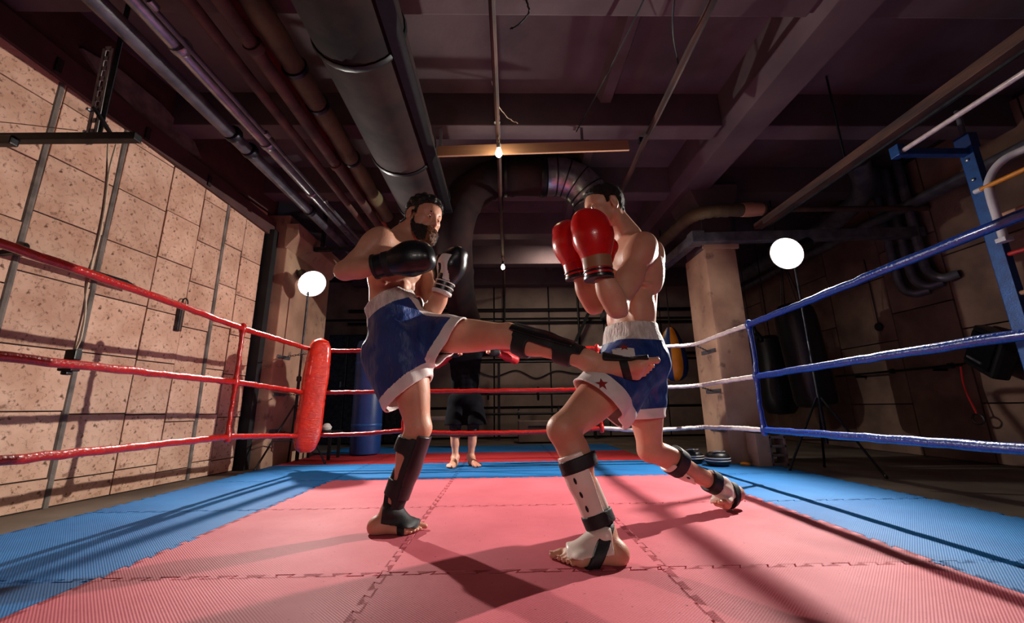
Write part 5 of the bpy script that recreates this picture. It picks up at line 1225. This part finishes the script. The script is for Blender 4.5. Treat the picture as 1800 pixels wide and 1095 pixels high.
        v, q = solid(fp, .0045, 2, off=.019, cut=slab_cut(V(heel)+V(t)*.118*fs_, unit(V(t)*1.0+V(n)*.55), .021)); v[:, 2] = np.maximum(v[:, 2], .001); np_mesh('foot_strap', v, q, neoprene, g)
    return e
fighter_right()
# ------------------------------------------------------------------ the trainer watching from behind the back ropes
def trainer():
    h = .006; s = .93; y = 4.42
    Pc = A(818, 702, y+.02); Wc = A(818, 668, y+.02); Cc = A(818, 640, y); Nb = A(817, 602, y-.05)
    SR, SL = A(779, 608, y), A(859, 608, y); RE, LE = A(768, 640, y-.04), A(905, 632, y-.05); RW, LW = A(796, 622, y-.22), A(872, 619, y-.22)
    RH, LH = Pc+V(-.085, 0, -.06), Pc+V(.085, 0, -.06); RA, LA = V(-.50, 4.36, .085), V(-.345, 4.38, .085); RK, LK = lerp(RH, RA, .5)+V(-.01, -.03, 0), lerp(LH, LA, .5)+V(.015, -.03, 0)
    fw = V(.05, -1, 0); hc = Nb+V(0, -.09, .09); R = headframe(math.radians(85), math.radians(38), 0)
    e = empty('person', Vector((-.42, 4.4, 0)), 'trainer in black T-shirt and red sleeves behind the back ropes', 'person')
    hp, L = head(hc, R, Nb, .98)
    tr, cr = leg(RH, RK, RA, fw, V(-1, 0, 0), s); tl, cl_ = leg(LH, LK, LA, fw, V(1, 0, 0), s)
    fR, _ = foot(RA, V(-.505, 4.40, 0), unit(V(-.12, -1, 0)), V(0, 0, 1), V(1, 0, 0), .95); fL, _ = foot(LA, V(-.345, 4.42, 0), unit(V(.45, -1, 0)), V(0, 0, 1), V(-1, -.3, 0), .95)
    aR = arm(SR, RE, RW, V(.5, -1, .2), s); aL = arm(SL, LE, LW, V(-.5, -1, .2), s)
    def hand(W, d, sg):
        d = unit(d); n = orth(V(0, -1, .2), d); x = np.cross(d, n); Q = [P(ell(W+d*.045, V(.045, .036, .018), np.array([d, x, n])), .02), P(rc(W-d*.02, W+d*.02, .026, .026), .02)]
        for k in range(4):
            o = (k-1.5)*.017; b = W+d*.075+x*o; m = b+d*.026+n*.010; t = m+n*.026-d*.006
            Q += [P(rc(b, m, .0095, .009), .004), P(rc(m, t, .009, .008), .003), P(rc(t, t-d*.02+n*.002, .008, .0075), .003)]
        tb = W+d*.02+V(0, 0, .03); Q += [P(rc(tb, tb+d*.03+V(0, 0, .012)+n*.012, .011, .010), .01), P(rc(tb+d*.03+V(0, 0, .012)+n*.012, tb+d*.055+n*.022, .010, .008), .004)]
        return Q
    hR = hand(RW, V(1, -.25, .12), 1); hL = hand(LW, V(-1, -.25, .12), -1); tp = torso(Pc, Wc, Cc, Nb, SL, SR, fw, fw, s)
    f = union([field(tp+hp, h), field(aR+hR, h), field(aL+hL, h), field(tr+cr+fR, h), field(tl+cl_+fL, h)], .02, h); v, q = f.mesh(); v = laplace(v, q, 1); v[:, 2] = np.maximum(v[:, 2], .002)
    np_mesh('body', v, q, skin, e); eyes(L, R, .98, e)
    hl = [(-.125, -.055), (-.055, -.045), (-.030, .032), (.004, .030), (.026, .0), (.032, .040), (.085, .074), (.12, .09)]
    hv, hq = hair_cap(hp, hc, R, .98, hl, .006, .001, 200, .006); np_mesh('hair', hv, hq, hair_crop, e)
    # T-shirt, sleeves, gloves, shorts, leggings
    cut = lambda X, Y, Z: np.maximum(Z-f32(Nb[2]-.005), f32(Pc[2]+.02)-Z)+0*X+0*Y
    v, q = solid(tp, h, 2, off=.016, cut=cut); np_mesh('t_shirt', v, q, dark_fabric, e)
    for S, E_, ar in ((SR, RE, aR), (SL, LE, aL)):
        v, q = solid(ar[:4], h, 2, off=.014, cut=lambda X, Y, Z, E_=E_, S=S: ((X-f32(S[0]))*f32(unit(E_-S)[0])+(Y-f32(S[1]))*f32(unit(E_-S)[1])+(Z-f32(S[2]))*f32(unit(E_-S)[2]))-f32(.10)); np_mesh('shirt_sleeve', v, q, dark_fabric, e)
        v, q = solid(ar, h, 2, off=.006); np_mesh('red_sleeve', v, q, red_sleeve, e)
    for W, d, hq_ in ((RW, V(1, -.25, .12), hR), (LW, V(-1, -.25, .12), hL)):
        d = unit(d); c = lambda X, Y, Z, W=W, d=d: np.abs((X-f32(W[0]))*f32(d[0])+(Y-f32(W[1]))*f32(d[1])+(Z-f32(W[2]))*f32(d[2])-f32(.015))-f32(.055)
        v, q = solid(hq_[:2]+hq_[-2:-1], .005, 1, off=.010, cut=c); np_mesh('fingerless_glove', v, q, neoprene, e)
    hem = .40
    sp = [P(ell(Pc+V(0, 0, .0), V(.18, .14, .12)), .04), P(rc(RH, V(RK[0]-.005, RK[1], hem), .105, .105), .04), P(rc(LH, V(LK[0]+.02, LK[1], hem), .105, .12), .04)]
    v, q = solid(sp, h, 2, cut=lambda X, Y, Z: np.maximum(Z-f32(Pc[2]+.055), f32(hem)-Z)+wav(X, Y, Z, 60, .003)); np_mesh('shorts', v, q, dark_fabric, e)
    for lp in (tr+cr, tl+cl_):
        v, q = solid(lp, h, 2, off=.005, cut=lambda X, Y, Z: np.maximum(Z-f32(.5), f32(.285)-Z)+0*X+0*Y); np_mesh('legging', v, q, black_tights, e)
red_sleeve = smat('red stretch sleeve', (196, 34, 40), (170, 26, 32), rough=.5, scale=20, bump=.1)
black_tights = smat('black tights', (18, 18, 22), (12, 12, 15), rough=.6, scale=20, bump=.1)
trainer()
